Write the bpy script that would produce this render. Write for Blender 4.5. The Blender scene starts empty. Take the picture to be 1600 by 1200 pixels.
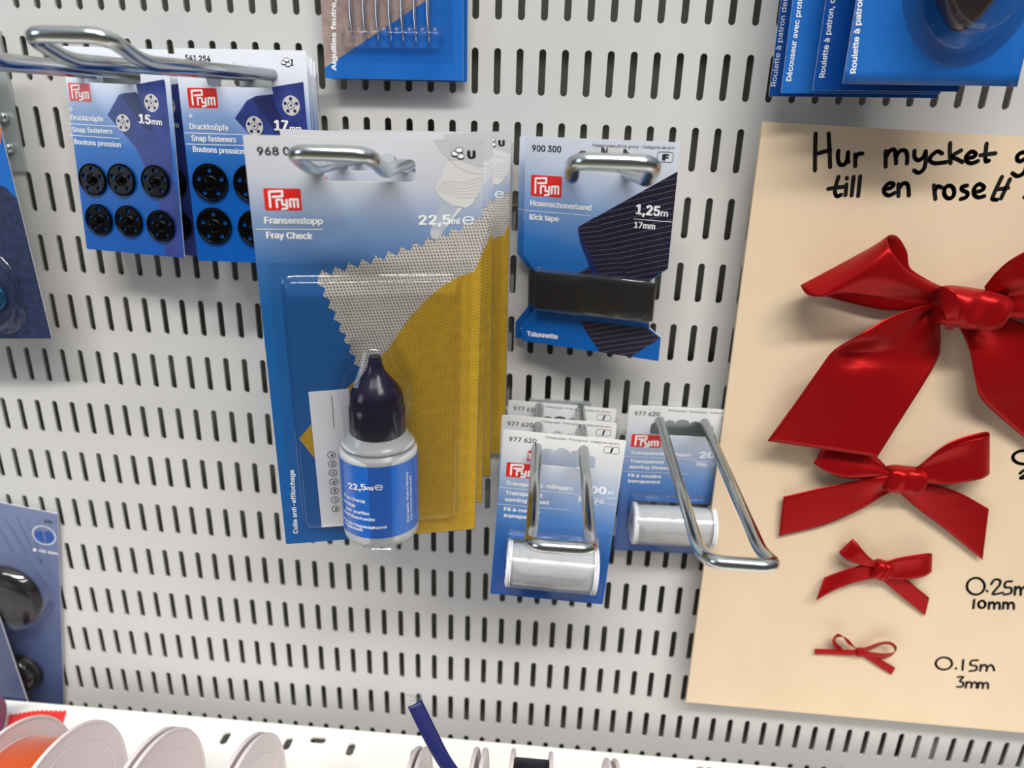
import bpy, bmesh, math, random
from mathutils import Matrix, Vector
from mathutils.geometry import tessellate_polygon
random.seed(5)
SC = bpy.context.scene
COL = SC.collection
PI = math.pi

# ------------------------------------------------------------------ camera
# panel coordinates in millimetres: X right, U up, D out of the perforated panel towards the shopper
CF, CRX, CRY, CRZ = 1091.54, 0.3394, -0.0646, -0.0339
CPOS = Vector((83.25, 153.8, 338.47))
Z0 = 1300.0


def _rot(rx, ry, rz):
    return Matrix.Rotation(rz, 3, 'Z') @ Matrix.Rotation(rx, 3, 'X') @ Matrix.Rotation(ry, 3, 'Y')


CR = _rot(CRX, CRY, CRZ)


def W(X, U, D):
    return Vector((X, -D, U + Z0)) / 1000.0


B3 = Matrix(((1, 0, 0), (0, 0, -1), (0, 1, 0)))
cam = bpy.data.objects.new('camera', bpy.data.cameras.new('camera'))
COL.objects.link(cam)
m3 = B3 @ CR.transposed()
cam.matrix_world = Matrix.Translation(W(*CPOS)) @ m3.to_4x4()
cam.data.sensor_width = 36.0
cam.data.lens = CF / 1600 * 36
cam.data.clip_start = 0.01
cam.data.dof.use_dof = True
cam.data.dof.focus_distance = 0.285
cam.data.dof.aperture_fstop = 8.5
SC.camera = cam

# ------------------------------------------------------------------ light
SC.view_settings.view_transform = 'Standard'
SC.view_settings.look = 'None'
SC.view_settings.gamma = 1.0
SC.view_settings.exposure = 0.0
wd = bpy.data.worlds.new('shop_surroundings')
SC.world = wd
wd.use_nodes = True
nt = wd.node_tree
bg = nt.nodes['Background']
tc = nt.nodes.new('ShaderNodeTexCoord')
sx = nt.nodes.new('ShaderNodeSeparateXYZ')
rp = nt.nodes.new('ShaderNodeValToRGB')
mr = nt.nodes.new('ShaderNodeMapRange')
mr.inputs[1].default_value = -1.0
mr.inputs[2].default_value = 1.0
nt.links.new(tc.outputs['Generated'], sx.inputs[0])
nt.links.new(sx.outputs['Z'], mr.inputs[0])
nt.links.new(mr.outputs[0], rp.inputs[0])
nt.links.new(rp.outputs[0], bg.inputs[0])
e = rp.color_ramp.elements
e[0].position, e[0].color = 0.0, (0.70, 0.60, 0.48, 1)
e[1].position, e[1].color = 1.0, (1.5, 1.55, 1.6, 1)
k = e.new(0.50); k.color = (0.08, 0.08, 0.08, 1)
k = e.new(0.70); k.color = (0.45, 0.47, 0.50, 1)
bg.inputs[1].default_value = 0.5


def area(name, loc, target, sx_, sy_, power, color):
    l = bpy.data.lights.new(name, 'AREA')
    l.shape = 'RECTANGLE'
    l.size, l.size_y = sx_, sy_
    l.energy = power
    l.color = color
    o = bpy.data.objects.new(name, l)
    COL.objects.link(o)
    o.location = loc
    o.rotation_euler = (Vector(target) - Vector(loc)).to_track_quat('-Z', 'Y').to_euler()
    return o


area('ceiling_strip_light', (0.5, -3.1, 5.5), (0.1, 0.0, 1.2), 4.6, 0.40, 325, (1.0, 0.965, 0.91))
area('ceiling_strip_light', (3.4, -4.2, 5.5), (0.2, 0.0, 1.3), 2.4, 0.40, 78, (1.0, 0.95, 0.88))
area('window_daylight', (-2.6, -1.9, 1.9), (0.0, 0.0, 1.3), 1.0, 1.2, 16, (0.72, 0.85, 1.0))


# ------------------------------------------------------------------ helpers
def s2l(c):
    c = c / 255.0
    return c / 12.92 if c <= 0.04045 else ((c + 0.055) / 1.055) ** 2.4


def rgb(r, g, b):
    return (s2l(r), s2l(g), s2l(b), 1.0)


MATS = {}


def mat(name, color, rough=0.5, metal=0.0, spec=0.5, coat=0.0, trans=0.0, sheen=0.0, aniso=0.0):
    if name in MATS:
        return MATS[name]
    m = bpy.data.materials.new(name)
    m.use_nodes = True
    b = m.node_tree.nodes['Principled BSDF']
    b.inputs['Base Color'].default_value = color
    b.inputs['Roughness'].default_value = rough
    b.inputs['Metallic'].default_value = metal
    b.inputs['Specular IOR Level'].default_value = spec
    b.inputs['Coat Weight'].default_value = coat
    b.inputs['Coat Roughness'].default_value = 0.12
    b.inputs['Transmission Weight'].default_value = trans
    b.inputs['Sheen Weight'].default_value = sheen
    b.inputs['Anisotropic'].default_value = aniso
    MATS[name] = m
    return m


def N(m, t, **kw):
    n = m.node_tree.nodes.new(t)
    for k, v in kw.items():
        setattr(n, k, v)
    return n


def lk(m, a, b):
    m.node_tree.links.new(a, b)


def math_(m, op, a, b=None):
    n = N(m, 'ShaderNodeMath', operation=op)
    for i, v in enumerate((a, b)):
        if v is None:
            continue
        if isinstance(v, (int, float)):
            n.inputs[i].default_value = v
        else:
            lk(m, v, n.inputs[i])
    return n.outputs[0]


def coords(m):
    t = N(m, 'ShaderNodeTexCoord')
    s = N(m, 'ShaderNodeSeparateXYZ')
    lk(m, t.outputs['Object'], s.inputs[0])
    return t, s.outputs['X'], s.outputs['Y'], s.outputs['Z']


def ramp(m, fac, stops):
    r = N(m, 'ShaderNodeValToRGB')
    el = r.color_ramp.elements
    el[0].position, el[0].color = stops[0]
    el[1].position, el[1].color = stops[-1]
    for p, c in stops[1:-1]:
        x = el.new(p)
        x.color = c
    lk(m, fac, r.inputs[0])
    return r


def noise_mix(m, c1, c2, scale, lo=0.35, hi=0.65, detail=4.0):
    b = m.node_tree.nodes['Principled BSDF']
    t = N(m, 'ShaderNodeTexCoord')
    n = N(m, 'ShaderNodeTexNoise')
    n.inputs['Scale'].default_value = scale
    n.inputs['Detail'].default_value = detail
    lk(m, t.outputs['Object'], n.inputs['Vector'])
    r = ramp(m, n.outputs['Fac'], [(lo, c1), (hi, c2)])
    lk(m, r.outputs[0], b.inputs['Base Color'])
    return n


def grad_mat(name, h, stops, rough=0.36, dx=0.0, spec=0.35, coat=0.08):
    """Printed card: a colour gradient along the card's own height (0 at its top, -h mm at its foot)."""
    m = mat(name, (0.5, 0.5, 0.5, 1), rough, spec=spec, coat=coat)
    b = m.node_tree.nodes['Principled BSDF']
    t, x, y, z = coords(m)
    f = math_(m, 'MULTIPLY', z, -1000.0 / h)
    if dx:
        f = math_(m, 'ADD', f, math_(m, 'MULTIPLY', x, dx * 1000.0 / h))
    r = ramp(m, f, stops)
    lk(m, r.outputs[0], b.inputs['Base Color'])
    return m


def weave_mat(name, c1, c2, pu, pv, ang, lo, hi, rough=0.6):
    """Printed photo of woven cloth: small dark gaps on a lattice of pitch pu x pv mm."""
    m = mat(name, c1, rough, coat=0.2)
    b = m.node_tree.nodes['Principled BSDF']
    t, x, y, z = coords(m)
    ca, sa = math.cos(ang) * 1000, math.sin(ang) * 1000
    u = math_(m, 'ADD', math_(m, 'MULTIPLY', x, ca), math_(m, 'MULTIPLY', z, sa))
    v = math_(m, 'ADD', math_(m, 'MULTIPLY', x, -sa), math_(m, 'MULTIPLY', z, ca))
    su = math_(m, 'SINE', math_(m, 'MULTIPLY', u, 2 * PI / pu))
    sv = math_(m, 'SINE', math_(m, 'MULTIPLY', v, 2 * PI / pv))
    f = math_(m, 'MULTIPLY', su, sv)
    f = math_(m, 'ADD', math_(m, 'MULTIPLY', f, 0.5), 0.5)
    nz = N(m, 'ShaderNodeTexNoise')
    nz.inputs['Scale'].default_value = 260
    lk(m, t.outputs['Object'], nz.inputs['Vector'])
    f = math_(m, 'ADD', f, math_(m, 'MULTIPLY', math_(m, 'SUBTRACT', nz.outputs['Fac'], 0.5), 0.25))
    r = ramp(m, f, [(lo, c1), (hi, c2)])
    lk(m, r.outputs[0], b.inputs['Base Color'])
    return m


def stripe_mat(name, c1, c2, pitch, ang, width, rough=0.4):
    m = mat(name, c1, rough, coat=0.25)
    b = m.node_tree.nodes['Principled BSDF']
    t, x, y, z = coords(m)
    u = math_(m, 'ADD', math_(m, 'MULTIPLY', x, math.cos(ang) * 1000), math_(m, 'MULTIPLY', z, math.sin(ang) * 1000))
    f = math_(m, 'FRACT', math_(m, 'DIVIDE', u, pitch))
    g = math_(m, 'LESS_THAN', f, width)
    r = ramp(m, g, [(0.0, c1), (1.0, c2)])
    lk(m, r.outputs[0], b.inputs['Base Color'])
    return m


def film_mat(name, tint=(0.985, 0.988, 0.995, 1), refl=1.0, rough=0.07, base=0.03, edge=0.45):
    """Thin clear plastic film: mostly see-through with a surface sheen."""
    if name in MATS:
        return MATS[name]
    m = bpy.data.materials.new(name)
    m.use_nodes = True
    nt = m.node_tree
    nt.nodes.clear()
    out = nt.nodes.new('ShaderNodeOutputMaterial')
    mx = nt.nodes.new('ShaderNodeMixShader')
    tr = nt.nodes.new('ShaderNodeBsdfTransparent')
    tr.inputs[0].default_value = tint
    gl = nt.nodes.new('ShaderNodeBsdfGlossy')
    gl.inputs['Roughness'].default_value = rough
    gl.inputs[0].default_value = (refl, refl, refl, 1)
    lw = nt.nodes.new('ShaderNodeLayerWeight')
    lw.inputs['Blend'].default_value = 0.25
    ad = nt.nodes.new('ShaderNodeMath')
    ad.operation = 'MULTIPLY_ADD'
    ad.inputs[1].default_value = edge
    ad.inputs[2].default_value = base
    nt.links.new(lw.outputs['Fresnel'], ad.inputs[0])
    nt.links.new(ad.outputs[0], mx.inputs[0])
    nt.links.new(tr.outputs[0], mx.inputs[1])
    nt.links.new(gl.outputs[0], mx.inputs[2])
    nt.links.new(mx.outputs[0], out.inputs[0])
    MATS[name] = m
    return m


WHITE_INK = mat('white_ink', rgb(236, 238, 240), 0.35)
BLACK_INK = mat('black_ink', rgb(28, 28, 30), 0.4)
GREY_INK = mat('grey_ink', rgb(120, 125, 135), 0.4)
RED_INK = mat('red_ink', rgb(214, 38, 30), 0.35, coat=0.2)
STEEL = mat('galvanised_steel', (0.56, 0.60, 0.60, 1), 0.17, 1.0)
STEEL.node_tree.nodes['Principled BSDF'].inputs['Anisotropic'].default_value = 0.3
PLATE_STEEL = mat('galvanised_sheet', (0.50, 0.54, 0.54, 1), 0.42, 0.55)
CLEAR = film_mat('clear_blister')
FLANGE = film_mat('clear_blister_flange', (0.996, 0.997, 0.999, 1), 1.0, 0.08, 0.008, 0.16)
CARD_EDGE = mat('card_edge', rgb(235, 236, 238), 0.6)


def V(x, y, z):
    """Card-local millimetres (x right, y up, z out of the card) to metres in the object's own axes."""
    return Vector((x, -z, y)) / 1000.0


def new_bm():
    return bmesh.new()


def obj(name, bm, mats, parent=None, smooth=False, loc=None):
    me = bpy.data.meshes.new(name)
    bmesh.ops.recalc_face_normals(bm, faces=bm.faces) if smooth == 'recalc' else None
    bm.to_mesh(me)
    bm.free()
    for m in (mats if isinstance(mats, (list, tuple)) else [mats]):
        me.materials.append(m)
    if smooth:
        for p in me.polygons:
            p.use_smooth = True
    o = bpy.data.objects.new(name, me)
    COL.objects.link(o)
    if parent is not None:
        o.parent = parent
    if loc is not None:
        o.location = loc
    return o


def sharp(o, ang=40):
    me = o.data
    bm = bmesh.new()
    bm.from_mesh(me)
    for ed in bm.edges:
        if len(ed.link_faces) == 2 and ed.calc_face_angle(0) > math.radians(ang):
            ed.smooth = False
    bm.to_mesh(me)
    bm.free()
    return o


def tag(o, label, cat=None, group=None, kind=None):
    if label:
        o['label'] = label
    if cat:
        o['category'] = cat
    if group:
        o['group'] = group
    if kind:
        o['kind'] = kind
    return o


def thing(name, label, cat, loc, rot=None, group=None):
    o = bpy.data.objects.new(name, None)
    o.empty_display_size = 0.01
    COL.objects.link(o)
    M = Matrix.Translation(loc)
    if rot is not None:
        M = M @ rot.to_4x4()
    o.matrix_world = M
    return tag(o, label, cat, group)


def dup(root, loc, rot, label, skip=()):
    r = root.copy()
    COL.objects.link(r)
    r.matrix_world = Matrix.Translation(loc) @ rot.to_4x4()
    r['label'] = label
    for ch in list(root.children):
        if ch.name.split('.')[0] in skip:
            continue
        c = ch.copy()
        COL.objects.link(c)
        c.parent = r
        for g in ch.children:
            d = g.copy()
            COL.objects.link(d)
            d.parent = c
    return r


def at(px, py, D):
    """Panel point at distance D from the panel seen at photo pixel (px, py)."""
    d = CR.transposed() @ Vector(((px - 800) / CF, -(py - 600) / CF, -1.0))
    return CPOS + d * ((D - CPOS[2]) / d[2])


def at_u(px, py, U):
    d = CR.transposed() @ Vector(((px - 800) / CF, -(py - 600) / CF, -1.0))
    return CPOS + d * ((U - CPOS[1]) / d[1])


def prot(yaw, pitch, roll):
    return Matrix.Rotation(math.radians(yaw), 3, 'Y') @ Matrix.Rotation(math.radians(pitch), 3, 'X') @ Matrix.Rotation(math.radians(roll), 3, 'Z')


class Card:
    """A hanging card: local frame with the origin at the middle of its top edge."""

    def __init__(self, name, label, cat, pos, rot, w, h, group=None):
        self.w, self.h = w, h
        self.p = Vector(pos)
        self.R = prot(*rot)
        self.root = thing(name, label, cat, W(*pos), self.world(rot), group)

    @staticmethod
    def world(rot):
        return B3 @ prot(*rot) @ B3.transposed()

    def uv(self, px, py, z=0.0):
        d = CR.transposed() @ Vector(((px - 800) / CF, -(py - 600) / CF, -1.0))
        n = self.R @ Vector((0, 0, 1))
        o = self.p + n * z
        t = (o - CPOS).dot(n) / d.dot(n)
        l = self.R.transposed() @ (CPOS + d * t - self.p)
        return Vector((l[0], l[1]))


def plate(bm, loops, z0, z1, mi=0, side=None):
    """Flat sheet with holes: front at z1, back at z0 (loops of (x, y), first the outline)."""
    tri = tessellate_polygon([[Vector((p[0], p[1], 0)) for p in lp] for lp in loops])
    pts = [p for lp in loops for p in lp]
    f = [bm.verts.new(V(p[0], p[1], z1)) for p in pts]
    bk = [bm.verts.new(V(p[0], p[1], z0)) for p in pts]
    for a, b, c in tri:
        pa, pb, pc = pts[a], pts[b], pts[c]
        cr = (pb[0] - pa[0]) * (pc[1] - pa[1]) - (pb[1] - pa[1]) * (pc[0] - pa[0])
        if cr < 0:
            b, c = c, b
        try:
            bm.faces.new((f[a], f[b], f[c])).material_index = mi
            bm.faces.new((bk[a], bk[c], bk[b])).material_index = mi if side is None else side
        except ValueError:
            pass
    i = 0
    for lp in loops:
        n = len(lp)
        for j in range(n):
            a, b = i + j, i + (j + 1) % n
            try:
                bm.faces.new((f[a], bk[a], bk[b], f[b])).material_index = mi if side is None else side
            except ValueError:
                pass
        i += n
    return bm


def flat(bm, lp, z, mi=0):
    tri = tessellate_polygon([[Vector((p[0], p[1], 0)) for p in lp]])
    vs = [bm.verts.new(V(p[0], p[1], z)) for p in lp]
    for a, b, c in tri:
        pa, pb, pc = lp[a], lp[b], lp[c]
        if (pb[0] - pa[0]) * (pc[1] - pa[1]) - (pb[1] - pa[1]) * (pc[0] - pa[0]) < 0:
            b, c = c, b
        try:
            bm.faces.new((vs[a], vs[b], vs[c])).material_index = mi
        except ValueError:
            pass


def circle(cx, cy, rx, ry=None, n=24, a0=0.0):
    ry = rx if ry is None else ry
    return [(cx + rx * math.cos(a0 + 2 * PI * i / n), cy + ry * math.sin(a0 + 2 * PI * i / n)) for i in range(n)]


def rrect(x0, y0, x1, y1, r, n=5):
    out = []
    for cx, cy, a in ((x1 - r, y1 - r, 0), (x0 + r, y1 - r, PI / 2), (x0 + r, y0 + r, PI), (x1 - r, y0 + r, 1.5 * PI)):
        for i in range(n + 1):
            t = a + PI / 2 * i / n
            out.append((cx + r * math.cos(t), cy + r * math.sin(t)))
    return out


def euro_hole(cx, cy, w=30.5, h=7.0, bumps=True):
    """Hanging slot with a scalloped upper edge."""
    pts = []
    x0, x1 = cx - w / 2, cx + w / 2
    pts += [(x0 + 1.6, cy - h / 2), (x1 - 1.6, cy - h / 2)]
    pts += [(x1 - 0.5, cy - h / 2 + 0.5), (x1, cy - h / 2 + 1.6), (x1, cy + h / 2 - 1.6), (x1 - 0.5, cy + h / 2 - 0.5), (x1 - 1.6, cy + h / 2)]
    if bumps:
        for bx, r in ((cx + 6.2, 2.6), (cx, 3.6), (cx - 6.2, 2.6)):
            for i in range(9):
                t = PI * (i / 8)
                pts.append((bx + r * math.cos(t), cy + h / 2 + r * 0.72 * math.sin(t)))
    pts += [(x0 + 1.6, cy + h / 2), (x0 + 0.5, cy + h / 2 - 0.5), (x0, cy + h / 2 - 1.6), (x0, cy - h / 2 + 1.6), (x0 + 0.5, cy - h / 2 + 0.5)]
    return pts


def stroke(bm, pts, w, z, mi=0, cap=True, n=10):
    for k_, (a, b) in enumerate(zip(pts[:-1], pts[1:])):
        dx, dy = b[0] - a[0], b[1] - a[1]
        L = math.hypot(dx, dy)
        if L < 1e-6:
            continue
        nx, ny = -dy / L * w / 2, dx / L * w / 2
        flat(bm, [(a[0] + nx, a[1] + ny), (a[0] - nx, a[1] - ny), (b[0] - nx, b[1] - ny), (b[0] + nx, b[1] + ny)], z + (k_ % 2) * 0.01, mi)
    if cap:
        for i, p in enumerate(pts):
            flat(bm, circle(p[0], p[1], w / 2, n=n), z + 0.02 + (i % 2) * 0.01, mi)


_TXT = {}
try:  # Blender's own grotesque, else its built-in face
    FONT = bpy.data.fonts.load(bpy.utils.resource_path('LOCAL') + '/datafiles/fonts/Inter.woff2')
except Exception:
    FONT = None



def text_tris(s, bold):
    """The triangles of a string set in the built-in font, with its width at size 1."""
    key = (s, bold)
    if key in _TXT:
        return _TXT[key]
    cu = bpy.data.curves.new('lettering_outline', 'FONT')
    cu.body = s
    if FONT is not None:
        cu.font = FONT
    cu.size = 1.0
    cu.resolution_u = 4
    o = bpy.data.objects.new('lettering_outline', cu)
    COL.objects.link(o)
    me = bpy.data.meshes.new_from_object(o.evaluated_get(bpy.context.evaluated_depsgraph_get()))
    me.calc_loop_triangles()
    vs = [(v.co.x, v.co.y) for v in me.vertices]
    tr = [tuple(t.vertices) for t in me.loop_triangles]
    bpy.data.objects.remove(o)
    bpy.data.curves.remove(cu)
    bpy.data.meshes.remove(me)
    xs = [v[0] for v in vs] or [0, 1]
    _TXT[key] = (vs, tr, min(xs), max(xs))
    return _TXT[key]


CAPH = 0.727 if FONT is not None else 0.70


def text(bm, s, p0, p1, cap, z, mi=0, bold=0.012, warp=None):
    """Write s on the card from p0 to p1 (its baseline, mm) with capitals cap mm high."""
    vs, tr, xa, xb = text_tris(s, 0)
    p0, p1 = Vector(p0[:2]), Vector(p1[:2])
    d = p1 - p0
    L = d.length
    d.normalize()
    n = Vector((-d.y, d.x))
    kx = L / max(xb - xa, 1e-6)
    ky = cap * 1.13 / CAPH
    # a bold face is the same outline laid down side by side
    offs = [(0, 0)] if bold < 0.008 else [(-bold * 2.0, bold * .5), (bold * 2.0, -bold * .5), (-bold * 0.7, -bold), (bold * 0.7, bold)]
    for lay, (ox, oy) in enumerate(offs):
        out = []
        for x, y in vs:
            q = p0 + d * ((x - xa) * kx + ox * ky) + n * ((y + oy) * ky)
            out.append(bm.verts.new(warp(q.x, q.y, lay * 0.012) if warp else V(q.x, q.y, z + lay * 0.012)))
        for a, b, c in tr:
            try:
                f = bm.faces.new((out[a], out[b], out[c]))
                f.material_index = mi
            except ValueError:
                pass


def logo(card, px0, py0, px1, py1, z, right=None):
    """Red plate with the white four letter word mark; returns the part."""
    a = card.uv(px0, py0)
    b = card.uv(px1, py1)
    x0, x1, y0, y1 = a.x, b.x, b.y, a.y
    bm = new_bm()
    flat(bm, rrect(x0, y0, x1, y1, 0.5, 3), z)
    o = obj('logo_plate', bm, RED_INK, card.root)
    bm = new_bm()
    w, h = x1 - x0, y1 - y0

    def P(u, v):
        return (x0 + w * u / 100, y0 + h * v / 60)
    st = w * 0.062
    for s in ([(15, 9), (15, 51), (50, 53), (50, 39), (24, 37)], [(33, 9), (33, 29), (43, 30)],
              [(48, 29), (48, 16), (58, 16)], [(60, 29), (60, 6), (47, 4)],
              [(69, 10), (69, 30), (90, 31), (90, 10)], [(79.5, 30), (79.5, 10)]):
        stroke(bm, [P(*q) for q in s], st, z + 0.04, n=8)
    obj('logo_lettering', bm, WHITE_INK, o)
    return o


def tube(bm, pts, r, n=12, mi=0, cap=True):
    """Round wire through points given in metres."""
    rings = []
    prev = None
    for i, p in enumerate(pts):
        a = pts[max(i - 1, 0)]
        b = pts[min(i + 1, len(pts) - 1)]
        t = (b - a).normalized()
        if prev is None:
            u = t.orthogonal().normalized()
        else:
            u = (prev - t * prev.dot(t)).normalized()
        prev = u
        v = t.cross(u)
        rings.append([bm.verts.new(p + (u * math.cos(2 * PI * j / n) + v * math.sin(2 * PI * j / n)) * r) for j in range(n)])
    for a, b in zip(rings[:-1], rings[1:]):
        for j in range(n):
            bm.faces.new((a[j], a[(j + 1) % n], b[(j + 1) % n], b[j])).material_index = mi
    if cap:
        bm.faces.new(rings[0][::-1])
        bm.faces.new(rings[-1])


def fillet(pts, r, n=7):
    """Round the inner corners of a polyline."""
    out = [pts[0]]
    for a, b, c in zip(pts[:-2], pts[1:-1], pts[2:]):
        da, dc = (a - b), (c - b)
        k = min(r, da.length * 0.45, dc.length * 0.45)
        p, q = b + da.normalized() * k, b + dc.normalized() * k
        for i in range(n + 1):
            t = i / n
            out.append(p * (1 - t) ** 2 + b * (2 * t * (1 - t)) + q * t * t)
    out.append(pts[-1])
    return out


def lathe(bm, prof, n=40, axis='y', c=(0, 0, 0), mi=0, caps=True):
    """Turn a profile of (radius, along) mm about an axis through c (card-local mm)."""
    rings = []
    for r, t in prof:
        ring = []
        for i in range(n):
            a = 2 * PI * i / n
            u, v = r * math.cos(a), r * math.sin(a)
            p = {'y': (c[0] + u, c[1] + t, c[2] + v), 'x': (c[0] + t, c[1] + u, c[2] + v), 'z': (c[0] + u, c[1] + v, c[2] + t)}[axis]
            ring.append(bm.verts.new(V(*p)))
        rings.append(ring)
    for a, b in zip(rings[:-1], rings[1:]):
        for i in range(n):
            bm.faces.new((a[i], a[(i + 1) % n], b[(i + 1) % n], b[i])).material_index = mi
    if caps:
        for r in (rings[0], rings[-1]):
            bm.faces.new(r).material_index = mi
    bmesh.ops.recalc_face_normals(bm, faces=bm.faces)


def dome(bm, loops, cap=True):
    """Skin between equal-length loops of (x, y, z)."""
    rs = [[bm.verts.new(V(*p)) for p in lp] for lp in loops]
    n = len(rs[0])
    for a, b in zip(rs[:-1], rs[1:]):
        for i in range(n):
            bm.faces.new((a[i], a[(i + 1) % n], b[(i + 1) % n], b[i]))
    if cap:
        bm.faces.new(rs[-1])
    bmesh.ops.recalc_face_normals(bm, faces=bm.faces)


def blister_box(bm, x0, y0, x1, y1, h, r=3.0, rc=3.0, z=0.15, n=5, slope=0.6):
    """Rounded raised tray of clear film."""
    loops = []
    loops.append([(p[0], p[1], z) for p in rrect(x0 - 0.6, y0 - 0.6, x1 + 0.6, y1 + 0.6, rc + 0.6)])
    loops.append([(p[0], p[1], z + 0.4) for p in rrect(x0, y0, x1, y1, rc)])
    loops.append([(p[0], p[1], max(z + 0.5, h - r)) for p in rrect(x0 + slope, y0 + slope, x1 - slope, y1 - slope, rc)])
    for i in range(1, n + 1):
        t = PI / 2 * i / n
        ins = slope + r * (1 - math.cos(t))
        zz = max(z + 0.5, h - r) + min(r, h - z - 0.5) * math.sin(t)
        rr = max(rc - r * (1 - math.cos(t)) * 0.6, 0.3)
        loops.append([(p[0], p[1], zz) for p in rrect(x0 + ins, y0 + ins, x1 - ins, y1 - ins, rr)])
    dome(bm, loops)


def disp(o, px_list):
    pass


# ------------------------------------------------------------------ setting
WALL_M = mat('white_powder_coat', rgb(205, 204, 203), 0.42, spec=0.4)
nz = noise_mix(WALL_M, (0.53, 0.528, 0.53, 1), (0.59, 0.585, 0.575, 1), 9.0, 0.3, 0.7)
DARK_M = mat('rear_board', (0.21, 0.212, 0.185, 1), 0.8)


def build_wall():
    P, RP, SW, SL, T = 10.0, 30.2, 3.05, 19.0, 1.2
    verts, faces = [], []

    def vv(x, u, d):
        verts.append(tuple(W(x, u, d)))
        return len(verts) - 1
    n = 6
    r = SW / 2
    for c in range(-26, 62):
        for q in range(-8, 22):
            cx, cu = (c - 16) * P, -(q - 7) * RP
            x0, x1, u0, u1 = cx - P / 2, cx + P / 2, cu - RP / 2, cu + RP / 2
            s = SL / 2 - r
            right = [(cx + r * math.cos(t), cu + s + r * math.sin(t)) for t in [PI / 2 - PI / 2 * i / n for i in range(n + 1)]]
            right += [(cx + r * math.cos(t), cu - s + r * math.sin(t)) for t in [-PI / 2 * i / n for i in range(n + 1)]]
            left = [(2 * cx - x, u) for x, u in right]
            R_ = [vv(x, u, 0) for x, u in right]
            L_ = [R_[0]] + [vv(x, u, 0) for x, u in left[1:-1]] + [R_[-1]]
            tm, bmid = vv(cx, u1, 0), vv(cx, u0, 0)
            tr, br, tl, bl = vv(x1, u1, 0), vv(x1, u0, 0), vv(x0, u1, 0), vv(x0, u0, 0)
            h = len(R_) // 2
            hr, hl = vv(x1, cu, 0), vv(x0, cu, 0)
            faces.append([tm] + R_[:h] + [hr, tr])
            faces.append([hr, R_[h - 1]][0:1] + R_[h - 1:] + [bmid, br])
            faces.append(([tm] + L_[:h] + [hl, tl])[::-1])
            faces.append(([hl] + L_[h - 1:] + [bmid, bl])[::-1])
            loop = R_ + L_[1:-1][::-1]
            bk = [vv((verts[i][0]) * 1000, verts[i][2] * 1000 - Z0, -T) for i in loop]
            m = len(loop)
            for i in range(m):
                faces.append([loop[i], bk[i], bk[(i + 1) % m], loop[(i + 1) % m]])
    me = bpy.data.meshes.new('wall_back')
    me.from_pydata(verts, [], faces)
    me.materials.append(WALL_M)
    o = bpy.data.objects.new('wall_back', me)
    COL.objects.link(o)
    bm = bmesh.new()
    bm.from_mesh(me)
    bmesh.ops.recalc_face_normals(bm, faces=bm.faces)
    bm.to_mesh(me)
    bm.free()
    tag(o, 'white perforated metal display panel with rows of upright slots', None, None, 'structure')
    bm = new_bm()
    for f in ([(-440, 420), (460, 420), (460, -470), (-440, -470)],):
        bm.faces.new([bm.verts.new(W(x, u, -26)) for x, u in f])
    o = obj('wall_rear', bm, DARK_M)
    tag(o, 'dark board behind the slotted panel', None, None, 'structure')


build_wall()


def post(name, x0, x1, u0, u1, label):
    bm = new_bm()
    b = bmesh.ops.create_cube(bm, size=1.0)
    for v in b['verts']:
        v.co = W(x0 + (v.co.x + .5) * (x1 - x0), u0 + (v.co.z + .5) * (u1 - u0), -8.0 - (v.co.y + .5) * 14)
    tag(obj(name, bm, WALL_M), label, None, None, 'structure')


_p = at(1472, 1170, 0)
post('trim_1', _p.x - 9.5, _p.x + 9.5, -420, 400, 'white upright post behind the slotted panel, lower right')
_p = at(781, 345, 0)
post('trim_2', _p.x - 7, _p.x + 7, -50, 122, 'white bar behind the slotted panel, left of the kick tape cards')

# shelf under the panel
SHELF_U, SHELF_D = -188.0, 16.5
SHELF_M = mat('white_shelf_enamel', rgb(240, 239, 234), 0.35, spec=0.4)


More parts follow.
